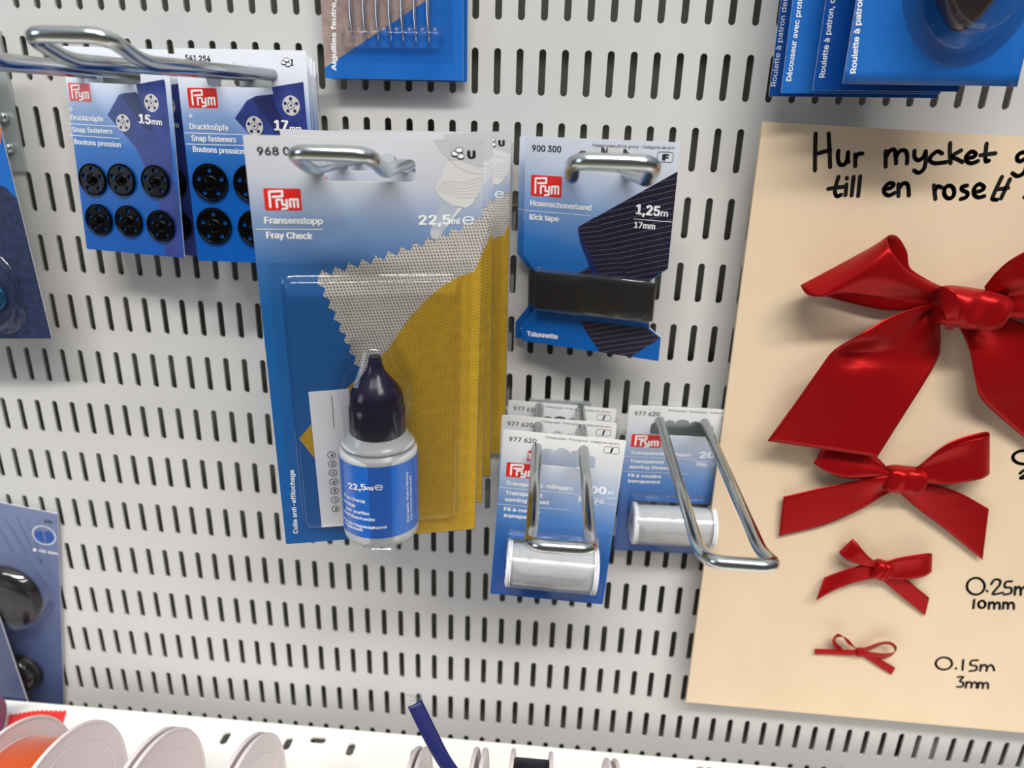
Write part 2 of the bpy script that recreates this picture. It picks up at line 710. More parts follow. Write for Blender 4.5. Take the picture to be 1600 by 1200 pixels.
def build_shelf():
    bm = new_bm()
    holes = []
    for i in range(-4, 14):
        p = at_u(352, 1153, SHELF_U)
        x = p.x + i * 37.9
        holes.append((x, p.z, 2.3, 4.6))
    for i, px in enumerate((497,)):
        p = at_u(px, 1156, SHELF_U)
        for j in (-3, -2, -1, 0, 1, 2, 3):
            if j == 0:
                holes.append((p.x + j * 78.4, p.z, 4.8, 2.4))
    outer = [(-430, SHELF_D), (450, SHELF_D), (450, 260), (-430, 260)]
    loops = [outer]
    for x, d, rx, rd in holes:
        if rd > rx:
            loops.append([(x + rx * math.cos(t), d + (rd - rx) * (1 if math.sin(t) > 0 else -1) + rx * math.sin(t)) for t in [2 * PI * (i + .5) / 20 for i in range(20)]])
        else:
            loops.append([(x + (rx - rd) * (1 if math.cos(t) > 0 else -1) + rd * math.cos(t), d + rd * math.sin(t)) for t in [2 * PI * (i + .5) / 20 for i in range(20)]])
    tri = tessellate_polygon([[Vector((p[0], p[1], 0)) for p in lp] for lp in loops])
    pts = [p for lp in loops for p in lp]
    top = [bm.verts.new(W(p[0], SHELF_U, p[1])) for p in pts]
    bot = [bm.verts.new(W(p[0], SHELF_U - 1.5, p[1])) for p in pts]
    for a, b, c in tri:
        bm.faces.new((top[a], top[b], top[c]))
        bm.faces.new((bot[a], bot[c], bot[b]))
    i = 0
    for lp in loops:
        n = len(lp)
        for j in range(n):
            a, b = i + j, i + (j + 1) % n
            bm.faces.new((top[a], bot[a], bot[b], top[b]))
        i += n
    bmesh.ops.recalc_face_normals(bm, faces=bm.faces)
    root = thing('display_shelf', 'white enamelled metal shelf with oblong holes below the slotted panel', 'shelf', (0, 0, 0))
    obj('shelf_top', bm, SHELF_M, root)
    bm = new_bm()
    vs = [bm.verts.new(W(x, u, d)) for x, u, d in ((-430, SHELF_U, 260), (450, SHELF_U, 260), (450, SHELF_U - 30, 260), (-430, SHELF_U - 30, 260))]
    bm.faces.new(vs)
    obj('front_lip', bm, SHELF_M, root)
    # dark sheet added to stand in for the shade below the shelf
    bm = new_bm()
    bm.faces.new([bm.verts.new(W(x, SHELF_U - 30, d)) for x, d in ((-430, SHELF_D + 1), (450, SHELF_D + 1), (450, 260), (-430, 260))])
    o = obj('shelf_shade_sheet', bm, DARK_M, root)


build_shelf()


# ------------------------------------------------------------------ display hooks
def hook(label, right_bend, right_back, L=103.0, s=23.0, back=None, tip=18.0, ang=0.31, wire=2.35, plate_=True, straight=False):
    """Double-wire hook: right_bend is the pixel of the right wire's bend at distance L, right_back a pixel lower down the wire at distance back."""
    b = at(right_bend[0], right_bend[1], L)
    a = at(right_back[0], right_back[1], back)
    if straight:
        a.x, a.y = b.x, b.y - 0.6
    t = (a - b) / (b[2] - a[2])
    wall = a + t * (a[2] - 0.0) if back > 0.01 else a
    wall = b + t * b[2]
    off = Vector((s, 0, 0))
    tipv = Vector((0, math.sin(ang), math.cos(ang))) * tip
    w0 = wall + (b - wall) * (3.2 / L)
    pts = [w0, b, b + tipv, b + tipv - off, b - off, w0 - off]
    o0 = wall - off / 2
    root = thing('display_hook', label, 'hook', W(o0.x, o0.y, 0), None, 'double wire display hooks')
    loc = W(o0.x, o0.y, 0)
    pw = fillet([W(*p) - loc for p in pts], 0.0062, 8)
    bm = new_bm()
    tube(bm, pw, wire / 1000, 16)
    obj('wire_loop', bm, STEEL, root, True)
    if plate_:
        bm = new_bm()
        plate(bm, [rrect(-s / 2 - 5.5, -13, s / 2 + 5.5, 2.6, 1.0, 2)], 0.25, 2.4)
        obj('back_plate', bm, PLATE_STEEL, root)
    return root


HOOK_FRANS = hook('steel wire hook holding the fray check bottle packs', (600, 268), (655, 248), L=107, back=22, s=24)
HOOK_KICK = hook('steel wire hook holding the kick tape card, pointing straight out', (1012, 281), (1020, 279), L=110, back=78, s=23.5, straight=True)
HOOK_THREAD = hook('steel wire hook at the front stack of transparent thread cards', (922, 838), (912, 704), L=118, back=51, s=21.0)
HOOK_THREAD2 = hook('steel wire hook farthest right, holding the single thread card beside the beige board', (1189, 862), (1101, 661), L=118, back=13, s=22)
HOOK_SNAP = hook('steel wire hook with its tip at the top left, holding the four-snap cards', (224, 98), (426, 117), L=108, back=29, s=24.5)
HOOK_SNAP2 = hook('steel wire hook running out of the left edge, holding the six-snap cards', (-14, 92.5), (205, 115.5), L=114, back=18, s=23)

# ------------------------------------------------------------------ card prints
SNAP_PRINT = grad_mat('snap_card_print', 88, [(0.0, rgb(226, 229, 238)), (0.14, rgb(214, 220, 234)), (0.30, rgb(132, 160, 205)), (0.47, rgb(40, 105, 182)), (0.62, rgb(0, 84, 168)), (1.0, rgb(0, 82, 168))])
FRAY_PRINT = grad_mat('fray_card_print', 163, [(0.0, rgb(205, 206, 212)), (0.09, rgb(190, 194, 205)), (0.17, rgb(128, 152, 188)), (0.27, rgb(52, 102, 160)), (0.36, rgb(22, 88, 150)), (1.0, rgb(14, 84, 150))], dx=-0.03)
KICK_PRINT = grad_mat('kick_card_print', 95, [(0.0, rgb(206, 211, 222)), (0.12, rgb(196, 204, 220)), (0.32, rgb(126, 158, 204)), (0.52, rgb(44, 112, 186)), (0.7, rgb(10, 92, 172)), (1.0, rgb(6, 92, 176))], dx=-0.18)
THREAD_PRINT = grad_mat('thread_card_print', 87, [(0.0, rgb(226, 226, 226)), (0.14, rgb(206, 209, 214)), (0.30, rgb(158, 176, 206)), (0.48, rgb(84, 132, 194)), (0.68, rgb(22, 92, 172)), (1.0, rgb(8, 84, 168))], dx=-0.08)
BLUE_PRINT = mat('blue_card_print', rgb(18, 96, 178), 0.36, spec=0.35, coat=0.08)
noise_mix(BLUE_PRINT, rgb(14, 92, 176), rgb(34, 108, 190), 26.0)
DEEP_BLUE_PRINT = mat('deep_blue_card_print', rgb(6, 70, 150), 0.36, spec=0.35, coat=0.08)
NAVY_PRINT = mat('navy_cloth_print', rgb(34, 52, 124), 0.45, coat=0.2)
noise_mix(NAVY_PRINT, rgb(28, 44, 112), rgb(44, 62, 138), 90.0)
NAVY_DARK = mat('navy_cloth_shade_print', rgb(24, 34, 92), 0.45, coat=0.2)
SILVER_PRINT = mat('silver_print', rgb(196, 194, 190), 0.4, coat=0.2)
GREY_WEAVE = weave_mat('grey_weave_print', rgb(76, 70, 66), rgb(190, 185, 178), 1.45, 1.9, 0.95, 0.12, 0.46)
MUSTARD_WEAVE = weave_mat('mustard_weave_print', rgb(86, 60, 0), rgb(206, 166, 30), 1.05, 1.35, 0.0, 0.12, 0.62)
PINSTRIPE = stripe_mat('pinstripe_print', rgb(24, 20, 42), rgb(100, 92, 116), 2.3, math.radians(107), 0.10)
PINSTRIPE2 = stripe_mat('pinstripe_cuff_print', rgb(27, 23, 47), rgb(95, 88, 112), 2.1, math.radians(101), 0.10)
BLACK_GLOSS = mat('black_lacquer', (0.0025, 0.0025, 0.003, 1), 0.12, spec=0.09)
PICT_GREY = mat('nozzle_print', rgb(188, 190, 194), 0.35, coat=0.2)
PICT_GREY2 = mat('nozzle_print_light', rgb(208, 208, 208), 0.35, coat=0.2)
PICT_GREY3 = mat('nozzle_print_cone', rgb(168, 180, 196), 0.35, coat=0.2)
TH = 0.45


def base_card(card, prt, outline=None, holes=(), part='card'):
    w, h = card.w, card.h
    out = outline or rrect(-w / 2, -h, w / 2, 0, 0.6, 2)
    bm = new_bm()
    plate(bm, [out] + list(holes), -TH, 0.0, 0, 1)
    return obj(part, bm, [prt, CARD_EDGE], card.root)


# ------------------------------------------------------------------ snap fastener cards
def snap_part(card, cx, cy, r):
    """Black press stud seen from the stud side, with four holes."""
    bm = new_bm()
    hs = [circle(cx + 0.66 * r * math.cos(a), cy + 0.66 * r * math.sin(a), r * 0.15, r * 0.15, 12) for a in [PI / 2 + 2 * PI * i / 5 + 0.0 for i in range(5)]]
    plate(bm, [circle(cx, cy, r * 0.95, n=40)] + hs, 0.1, 1.0)
    lathe(bm, [(r * 0.86, 0.9), (r * 0.9, 1.35), (r * 0.96, 1.45), (r, 1.1), (r * 1.0, 0.5), (r * 0.96, 0.1)], 40, 'z', (cx, cy, 0), caps=False)
    lathe(bm, [(r * 0.42, 0.95), (r * 0.37, 1.5), (r * 0.27, 1.75), (r * 0.25, 1.3), (r * 0.2, 1.3), (r * 0.19, 2.5), (r * 0.12, 2.75), (r * 0.03, 2.8)], 28, 'z', (cx, cy, 0), caps=True)
    return sharp(obj('snap_fastener', bm, BLACK_GLOSS, card.root, True), 50)


def picture_snap(bm, cx, cy, r, z, mi_silver, mi_dark):
    flat(bm, circle(cx, cy, r, r * 1.06, 26), z, mi_silver)
    for i in range(5):
        a = PI / 2 + 2 * PI * i / 5
        flat(bm, circle(cx + r * 0.68 * math.cos(a), cy + r * 0.7 * math.sin(a), r * 0.19, n=10), z + 0.04, mi_dark)
    flat(bm, circle(cx, cy, r * 0.40, n=16), z + 0.04, mi_dark)
    flat(bm, circle(cx, cy, r * 0.34, n=16), z + 0.08, mi_silver)
    flat(bm, circle(cx, cy, r * 0.13, n=10), z + 0.12, mi_dark)


def coins_icon(bm, cx, cy, s, z, mi_ink, mi_white):
    for dx, dy in ((0.55, -0.75), (-0.75, -0.2), (0.2, 0.55)):
        for k in range(2):
            flat(bm, circle(cx + dx * s, cy + dy * s - 0.12 * s + k * 0.22 * s, s * 0.92, s * 0.62, 18), z + 0.01, mi_ink)
        flat(bm, circle(cx + dx * s, cy + dy * s + 0.08 * s, s * 0.78, s * 0.48, 18), z + 0.03, mi_white)
        z += 0.035


def snap_card(label, pos, rot, w, h, six, group):
    c = Card('snap_fastener_card', label, 'snap fastener card', pos, rot, w, h, group)
    U = c.uv
    hc = U(175, 117) if six else U(373, 122)
    base_card(c, SNAP_PRINT, None, [euro_hole(hc.x, hc.y, 28.0, 7.0)])
    bm = new_bm()
    z = 0.06
    if six:
        poly1 = [U(168, 180), U(186, 148), U(196, 145), U(213, 144), U(242, 180), U(266, 268), U(278, 300), U(286, 402), U(259, 399), U(247, 300), U(225, 258), U(212, 230)]
        poly2 = [U(213, 132), U(256, 124), U(258, 128), U(269, 240), U(270.5, 275), U(240, 220), U(222, 180)]
        dark = [U(190, 150), U(213, 144), U(240, 205), U(226, 200)]
        s1, s2, r = U(193, 192), U(237, 161), 3.5
    else:
        poly1 = [U(367, 185), U(386, 157), U(400, 150), U(427, 147), U(440, 190), U(470, 260), U(480, 330), U(490, 406), U(440, 404), U(420, 300), U(408, 245), U(392, 212)]
        poly2 = [U(425, 136), U(474, 128), U(483, 230), U(489, 300), U(460, 250), U(436, 190)]
        dark = [U(395, 155), U(424, 148), U(446, 200), U(432, 208)]
        s1, s2, r = U(398, 197), U(455, 165), 3.75
    lim = w / 2 - 0.02
    cl = lambda ps: [(min(p[0], lim), max(p[1], -h + 0.02)) for p in ps]
    flat(bm, cl(poly1), z, 0)
    flat(bm, cl(poly2), z + 0.05, 0)
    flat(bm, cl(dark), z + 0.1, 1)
    picture_snap(bm, s1.x, s1.y, r, z + 0.14, 2, 3)
    picture_snap(bm, s2.x, s2.y, r, z + 0.14, 2, 3)
    obj('printed_picture', bm, [NAVY_PRINT, NAVY_DARK, SILVER_PRINT, NAVY_DARK], c.root)
    logo(c, *((106, 129, 143, 159) if six else (292, 137, 341, 169)), 0.07)
    bm = new_bm()
    z = 0.09
    if six:
        text(bm, '6', U(109, 173), U(114, 173.5), 2.6, z, 0)
        text(bm, 'Druckknöpfe', U(111, 187), U(162, 190), 2.7, z)
        stroke(bm, [U(107, 193), U(184, 198)], 0.28, z)
        text(bm, 'Snap fasteners', U(114, 206), U(176, 209), 2.7, z)
        stroke(bm, [U(109, 211), U(187, 216.5)], 0.28, z)
        text(bm, 'Boutons pression', U(117, 225), U(189, 230), 2.7, z)
        obj('name_lettering', bm, WHITE_INK, c.root)
        bm = new_bm()
        text(bm, '15', U(218.5, 192), U(235.5, 194), 4.6, z + 0.12, 0, 0.022)
        text(bm, 'mm', U(238, 194), U(253.5, 195.5), 2.9, z + 0.12)
    else:
        text(bm, '4', U(296, 185), U(301.5, 185), 2.7, z)
        text(bm, 'Druckknöpfe', U(297, 201.5), U(357, 204), 2.9, z)
        stroke(bm, [U(289, 207.5), U(380, 210.5)], 0.3, z)
        text(bm, 'Snap fasteners', U(300, 220), U(369, 222.5), 2.9, z)
        stroke(bm, [U(291, 225), U(384, 227.5)], 0.3, z)
        text(bm, 'Boutons pression', U(302, 237), U(382, 241), 2.9, z)
        obj('name_lettering', bm, WHITE_INK, c.root)
        bm = new_bm()
        text(bm, '17', U(430, 203), U(450, 204), 4.9, z + 0.14, 0, 0.022)
        text(bm, 'mm', U(453.5, 205.5), U(471, 206), 3.1, z + 0.14)
    obj('size_lettering', bm, WHITE_INK, c.root)
    if not six:
        bm = new_bm()
        text(bm, '541 254', U(290, 94), U(329, 96), 2.6, 0.09)
        obj('article_number', bm, BLACK_INK, c.root)
        bm = new_bm()
        text(bm, 'I', U(455.5, 102.5), U(458, 102.5), 2.9, 0.09, 0, 0.02)
        obj('price_letter', bm, BLACK_INK, c.root)
        bm = new_bm()
        q = U(447, 97)
        coins_icon(bm, q.x, q.y, 1.3, 0.07, 0, 1)
        obj('price_icon', bm, [BLACK_INK, WHITE_INK], c.root)
        for px, py in ((328, 285), (334, 353), (392, 287), (399, 357)):
            q = U(px, py, 1.0)
            snap_part(c, q.x, q.y, 8.0)
    else:
        for px, py in ((144, 280.5), (189, 281), (242, 283.5), (154, 343), (200.5, 345.5), (250.5, 353)):
            q = U(px, py, 1.0)
            snap_part(c, q.x, q.y, 7.1)
    return c


SA = snap_card('front card of six black snap fasteners under the left hooks', (-115.0, 184.8, 19.0), (-7.2, -2.2, -1.1), 52, 88.3, True, 'cards of six black snaps')
dup(SA.root, W(-112.6, 184.0, 10.5), Card.world((-6.5, -1.0, -1.2)), 'second card of six black snap fasteners, only its right edge showing behind the front one')
SB = snap_card('front card of four black snap fasteners, partly covered by the fray check pack', (-54.3, 184.5, 29.3), (0.2, -1.4, 0.4), 56, 88, False, 'cards of four black snaps')
for (x, u, d), lb in (((-55.6, 183.6, 23.4), 'second four-snap card, its right edge just behind the front one'),
                      ((-56.2, 182.9, 17.0), 'third four-snap card from the front, a thin white edge at the right of the stack'),
                      ((-57.2, 182.0, 10.8), 'rearmost four-snap card, farthest right edge of the stack')):
    dup(SB.root, W(x, u, d), Card.world((0.2, -0.9, 0.4)), lb)


# ------------------------------------------------------------------ fray check bottle packs
CAP_M = mat('dark_violet_cap_plastic', rgb(19, 15, 40), 0.2, spec=0.45)
BODY_M = mat('milky_bottle_plastic', (0.60, 0.62, 0.64, 1), 0.2, spec=0.6, trans=0.25)
LABEL_M = mat('blue_bottle_label', rgb(14, 96, 190), 0.28, coat=0.3)
PAPER_M = mat('white_leaflet_paper', rgb(226, 226, 230), 0.55)


def fray_pack(label, pos, rot, w, h, group):
    c = Card('fray_check_pack', label, 'blister pack', pos, rot, w, h, group)
    U = c.uv
    hc = U(579, 266)
    base_card(c, FRAY_PRINT, None, [euro_hole(hc.x, hc.y, 30.5, 7.6)])
    hw = w / 2 - 0.03

    def cl(ps):
        return [(min(max(p[0], -hw), hw), max(p[1], -h + 0.03)) for p in ps]
    # printed cloth swatches and dropper
    bm = new_bm()
    z = 0.05
    top = [(496, 433), (757, 342)]
    zig = []
    a, b = U(*top[0]), U(*top[1])
    n = 13
    d = (b - a)
    nn = Vector((-d.y, d.x)).normalized()
    for i in range(n):
        p = a + d * (i / n)
        q = a + d * ((i + 0.5) / n) + nn * 1.9
        # the edge bows gently
        bow = -1.6 * math.sin(PI * i / n)
        zig += [p + nn * (bow - 0.6), q + nn * bow]
    zig.append(b)
    a2, b2 = U(590, 640), U(496, 433)
    d2 = b2 - a2
    n2 = Vector((-d2.y, d2.x)).normalized()
    left = []
    for i in range(12):
        p = a2 + d2 * (i / 12)
        left += [p - n2 * 0.9, a2 + d2 * ((i + 0.5) / 12) + n2 * 1.0]
    grey = zig + [U(758, 420), U(700, 460), U(650, 510), U(610, 560)] + left
    flat(bm, cl(grey), z, 0)
    must = [U(758, 400), U(741, 424), U(722, 430), U(703, 439), U(681, 455), U(662, 472), U(642, 494), U(624, 519), U(607, 545), U(560, 590), U(513, 632), U(467, 685), U(490, 714), U(540, 775), U(590, 840), U(650, 834), U(742, 826)]
    flat(bm, cl(must), z + 0.05, 1)
    flat(bm, cl([U(678, 217.5), U(757.5, 218), U(757.5, 262), U(735, 255), U(706, 250), U(690, 238)]), z, 3)
    flat(bm, cl([U(700, 250), U(720, 252), U(755, 268), U(751, 296), U(738, 319), U(729, 325), U(708, 321), U(690, 310), U(679, 297), U(688, 278)]), z + 0.06, 4)
    flat(bm, cl([U(688, 309), U(706, 320), U(719, 325), U(704, 345), U(689, 368), U(683, 374), U(674, 372), U(672, 362), U(679, 340)]), z + 0.06, 5)
    for i in range(6):
        t = i / 5
        p, q = U(692 - 11 * t, 283 + 14 * t), U(754 - 9 * t, 277 + 32 * t)
        mid = (p + q) / 2 + Vector((0.6, -1.2))
        stroke(bm, [p, mid, q], 0.16, z + 0.1, 3, cap=False)
    stroke(bm, [U(700, 249), U(716, 262), U(734, 270), U(755, 272)], 0.22, z + 0.1, 3)
    stroke(bm, [U(678, 217.5), U(690, 238), U(706, 250)], 0.22, z + 0.1, 4)
    flat(bm, cl([U(674, 357), U(689, 360), U(683, 374), U(674, 372), U(672, 364)]), z + 0.1, 3)
    flat(bm, cl([U(716, 324), U(722, 326), U(700, 352), U(694, 358)]), z + 0.1, 4)
    obj('printed_picture', bm, [GREY_WEAVE, MUSTARD_WEAVE, NAVY_DARK, PICT_GREY, PICT_GREY2, PICT_GREY3], c.root)
    logo(c, 411, 294, 472, 329, 0.07)
    bm = new_bm()
    z = 0.14
    text(bm, 'Fransenstopp', U(414, 349), U(504, 350), 2.75, z, 0, 0.02)
    stroke(bm, [U(400, 358), U(504, 358.5)], 0.26, z)
    text(bm, 'Fray Check', U(417, 372), U(488, 373.5), 2.75, z, 0, 0.02)
    obj('name_lettering', bm, WHITE_INK, c.root)
    bm = new_bm()
    text(bm, '22,5', U(655, 351), U(703.5, 350), 4.1, z, 0, 0.02)
    text(bm, 'ml', U(705.5, 350), U(718.5, 350), 2.7, z, 0, 0.015)
    text(bm, 'e', U(722.5, 351), U(741, 350.5), 5.0, z, 0, -0.012)
    obj('size_lettering', bm, WHITE_INK, c.root)
    bm = new_bm()
    text(bm, 'Colle anti-effilochage', U(465.5, 833), U(459, 734), 2.2, z, 0, 0.012)
    obj('side_lettering', bm, WHITE_INK, c.root)
    bm = new_bm()
    text(bm, '968 020', U(403, 242), U(476, 242), 3.1, z)
    obj('article_number', bm, BLACK_INK, c.root)
    bm = new_bm()
    text(bm, 'U', U(731.5, 247), U(741.5, 247), 3.1, z + 0.02, 0, 0.04)
    obj('price_letter', bm, BLACK_INK, c.root)
    bm = new_bm()
    q = U(716, 239)
    coins_icon(bm, q.x, q.y, 1.5, z - 0.02, 0, 1)
    obj('price_icon', bm, [BLACK_INK, WHITE_INK], c.root)
    # folded leaflet behind the bottle
    bm = new_bm()
    lf = [U(482, 612), U(545, 607), U(556, 819), U(503, 823)]
    plate(bm, [[(p[0], p[1]) for p in lf]], 0.25, 0.55)
    o = obj('leaflet', bm, PAPER_M, c.root)
    bm = new_bm()
    stroke(bm, [U(518.5, 619), U(522, 668)], 0.22, 0.6)
    for i, s in enumerate(('NL', 'ES', 'IT', 'PL', 'FR', 'CZ', 'RU')):
        q = U(518 + i * 1.1, 711 + i * 14, 0.6)
        ring = circle(q.x, q.y, 1.5, n=18)
        for k in range(18):
            stroke(bm, [ring[k], ring[(k + 1) % 18]], 0.28, 0.6, cap=False)
        text(bm, s, (q.x + 0.65, q.y - 0.7), (q.x + 0.65, q.y + 0.8), 1.2, 0.6, 0, 0.02)
        for kx in (3.0, 4.0, 5.0):
            text(bm, 'abc de' if kx != 4 else 'no ae', (q.x + kx, q.y - 1.4), (q.x + kx, q.y + 1.4), 0.5, 0.6)
    obj('leaflet_print', bm, BLACK_INK, o)
    # the bottle, lying against the card
    R = 12.8
    zc = R + 0.2
    P = lambda px, py: U(px, py, zc)
    bt = P(594, 760)
    cx = bt.x
    ys = lambda py: P(590, py).y
    yb, ysh, ycap, yfl = ys(829), ys(688), ys(668), ys(620)
    ytop = ys(555)
    KO = 1.15

    def oval(bm, k):
        for v in bm.verts:
            v.co.x = (cx + (v.co.x * 1000 - cx) * k) / 1000
    bm = new_bm()
    lathe(bm, [(0.1, yb), (R - 2.2, yb), (R - 0.7, yb + 0.6), (R - 0.15, yb + 1.8), (R, yb + 3.5), (R, ys(706)), (R, ys(701)), (R - 0.4, ys(697)), (R - 1.6, ys(694.5)), (R - 1.7, ys(692.5)), (R - 0.9, ys(690)), (R - 0.9, ysh), (R - 1.5, ys(685)), (R - 2.6, ys(680)), (R - 2.9, ys(676)), (9.0, ys(670)), (8.4, ycap + 1.0), (0.1, ycap + 1.0)], 56, 'y', (cx, 0, zc))
    oval(bm, KO)
    bo = sharp(obj('bottle', bm, BODY_M, c.root, True), 60)
    bm = new_bm()
    hcap = ytop - ycap
    lathe(bm, [(8.0, ycap - 1.2), (9.7, ycap - 1.2), (9.9, ycap - 0.5), (9.75, ycap + 0.31 * hcap), (9.45, ycap + 0.325 * hcap), (9.4, ycap + 0.40 * hcap), (9.2, ycap + 0.46 * hcap), (8.8, ycap + 0.51 * hcap), (7.8, ycap + 0.58 * hcap), (6.2, ycap + 0.66 * hcap), (4.6, ycap + 0.73 * hcap), (3.3, ycap + 0.80 * hcap), (2.6, ycap + 0.87 * hcap), (2.3, ycap + 0.93 * hcap), (2.35, ycap + 0.945 * hcap), (2.0, ycap + 0.95 * hcap), (2.0, ycap + 0.99 * hcap), (1.2, ycap + hcap), (0.1, ycap + hcap)], 48, 'y', (cx, 0, zc))
    oval(bm, 1.06)
    tag(sharp(obj('cap', bm, CAP_M, bo, True), 50), 'dark violet pointed cap')
    bm = new_bm()
    RL = R + 0.06
    y0, y1 = ys(812), ys(704)
    rows = []
    for y in (y0, y1):
        rows.append([bm.verts.new(V(cx + KO * RL * math.sin(t), y, zc + RL * math.cos(t))) for t in [-1.95 + 3.9 * i / 48 for i in range(49)]])
    for i in range(48):
        bm.faces.new((rows[0][i], rows[0][i + 1], rows[1][i + 1], rows[1][i]))
    tag(obj('bottle_label', bm, LABEL_M, bo, True), 'blue label round the bottle')
    RT = R + 0.12
    # front of the bottle as seen from the shopper
    view = (c.R.transposed() @ (CPOS - c.p))
    phi = math.atan2(view.x - cx, view.z - zc)

    def wrap(x, y, lift=0.0):
        t = (x) / RT
        return V(cx + KO * (RT + lift) * math.sin(t), y, zc + (RT + lift) * math.cos(t))

    def LX(px, py):
        # arc position of a pixel on the label
        q = U(px, py, zc)
        d = max(-0.97, min(0.97, (q.x - cx) / (R * KO)))
        return (math.asin(d) + phi) * RT

    def LY(px, py):
        q0 = U(px, py, zc)
        s = (q0.x - cx) / (R * KO)
        qf = U(px, py, zc + R * math.sqrt(max(0.03, 1 - s * s)))
        return qf.y
    bm = new_bm()
    pt = lambda px, py: (LX(px, py), LY(px, py))
    a, b = pt(548, 763), pt(574, 765)
    text(bm, '22,5', a, b, 3.1, 0, 0, 0.015, wrap)
    text(bm, 'ml', pt(575, 765), pt(584, 766), 2.0, 0, 0, 0.01, wrap)
    text(bm, 'e', pt(585.5, 765.5), pt(598, 765.5), 3.9, 0, 0, 0.0, wrap)
    for s, px0, px1, py in (('Fray Check', 540.5, 572, 786), ('lochage', 539.5, 557, 792), ('per sorfilo', 544, 578, 805), ('deshilachado', 540, 586, 814), ('предотвращения', 539.5, 604, 825), ('изделий', 542, 568, 830)):
        b = pt(px1, py)
        a = pt(px0, py - (px1 - px0) * 0.11)
        text(bm, s, (a[0], b[1]), b, 1.7, 0, 0, 0.012, wrap)
    for s, px, y_a, y_b in (('Prym Quality · Made in Germany', 636, 815, 736), ('Prym Consumer Europe GmbH', 641, 812, 742)):
        x = LX(px, 775)
        text(bm, s, (x, LY(px, y_a)), (x, LY(px, y_b)), 1.15, 0, 0, 0.01, wrap)
    obj('label_lettering', bm, WHITE_INK, bo)
    # clear blister: flange, shallow tray and a bubble round the bottle
    bm = new_bm()
    fa, fb = U(416, 408), U(741, 812)
    xl, xr = U(440, 432).x, U(718, 440).x
    yt, ybt = U(580, 432).y, max(U(590, 815).y, -h + 5)
    blister_box(bm, xl, ybt, xr, yt, 3.2, 1.6, 3.2, 0.2)
    fl = [(U(416, 408).x, U(560, 408).y), (xr + 4.5, U(560, 408).y), (xr + 4.5, -h + 1.5), (U(416, 408).x, -h + 1.5)]
    sharp(obj('blister_tray', bm, CLEAR, c.root, True), 60)
    bm = new_bm()
    hole = rrect(xl - 0.6, ybt - 0.6, xr + 0.6, yt + 0.6, 3.0, 4)
    plate(bm, [fl, hole], 0.12, 0.32)
    obj('blister_flange', bm, FLANGE, c.root)
    bm = new_bm()
    loops = []
    Rb = R + 0.22
    prof = [(yb - 0.5, Rb), (yb + 0.5, Rb), (ys(716), Rb), (ys(702), Rb), (ys(690), Rb * 0.99), (ys(660), Rb * 0.99), (ys(625), Rb * 1.0), (ys(602), Rb * 1.03), (ys(580), 12.0), (ys(556), 9.0), (ys(540), 7.6), (ys(531), 6.8)]
    m = 22
    for y, r in prof:
        lp = []
        zt = zc + min(r, Rb)
        if r < 12.5:
            zt = 2 * zc - 5.5 + (r - 6.8) * 0.9
        for i in range(m + 1):
            t = -PI / 2 + PI * i / m
            x = r * math.sin(t) * (KO if r > 12.9 else 1.1)
            lp.append((cx + x, y, 3.0 + (zt - 3.0) * math.cos(t) ** (0.75)))
        loops.append(lp)
    vr = [[bm.verts.new(V(*p)) for p in lp] for lp in loops]
    for p, q in zip(vr[:-1], vr[1:]):
        for i in range(m):
            bm.faces.new((p[i], p[i + 1], q[i + 1], q[i]))
    bm.faces.new(vr[0])
    bm.faces.new(vr[-1])
    obj('bottle_bubble', bm, CLEAR, c.root, True)
    return c


FP = fray_pack('front fray check pack with bottle in a clear blister, largest pack in the middle', (16.2, 152.0, 95.2), (15.4, 3.7, 0.3), 79.0, 160.0, 'hanging fray check packs')
for (x, u, d), r, lb in (((14.0, 153.9, 62.2), (5.0, 1.9, 0.0), 'second fray check pack, a narrow mustard strip showing right of the front pack'),
                         ((12.6, 154.0, 34.6), (3.0, 1.5, 0.8), 'third fray check pack from the front, with a narrow dark mustard edge showing'),
                         ((17.9, 155.2, 4.2), (0.3, 0.2, 0.6), 'rearmost fray check pack, hanging nearest the panel with its U mark showing')):
    dup(FP.root, W(x, u, d), Card.world(r), lb)


# ------------------------------------------------------------------ kick tape cards
TAPE_M = mat('black_grosgrain_tape', rgb(30, 28, 28), 0.38, spec=0.45, coat=0.7)
TAPE_M.node_tree.nodes['Principled BSDF'].inputs['Coat Roughness'].default_value = 0.1
_t, _x, _y, _z = coords(TAPE_M)
_f = math_(TAPE_M, 'ADD', math_(TAPE_M, 'MULTIPLY', math_(TAPE_M, 'SINE', math_(TAPE_M, 'MULTIPLY', _x, 1000 * 2 * PI / 0.75)), 0.5), 0.5)
_bp = N(TAPE_M, 'ShaderNodeBump')
_bp.inputs['Strength'].default_value = 0.35
_bp.inputs['Distance'].default_value = 0.0004
lk(TAPE_M, _f, _bp.inputs['Height'])
lk(TAPE_M, _bp.outputs[0], TAPE_M.node_tree.nodes['Principled BSDF'].inputs['Normal'])


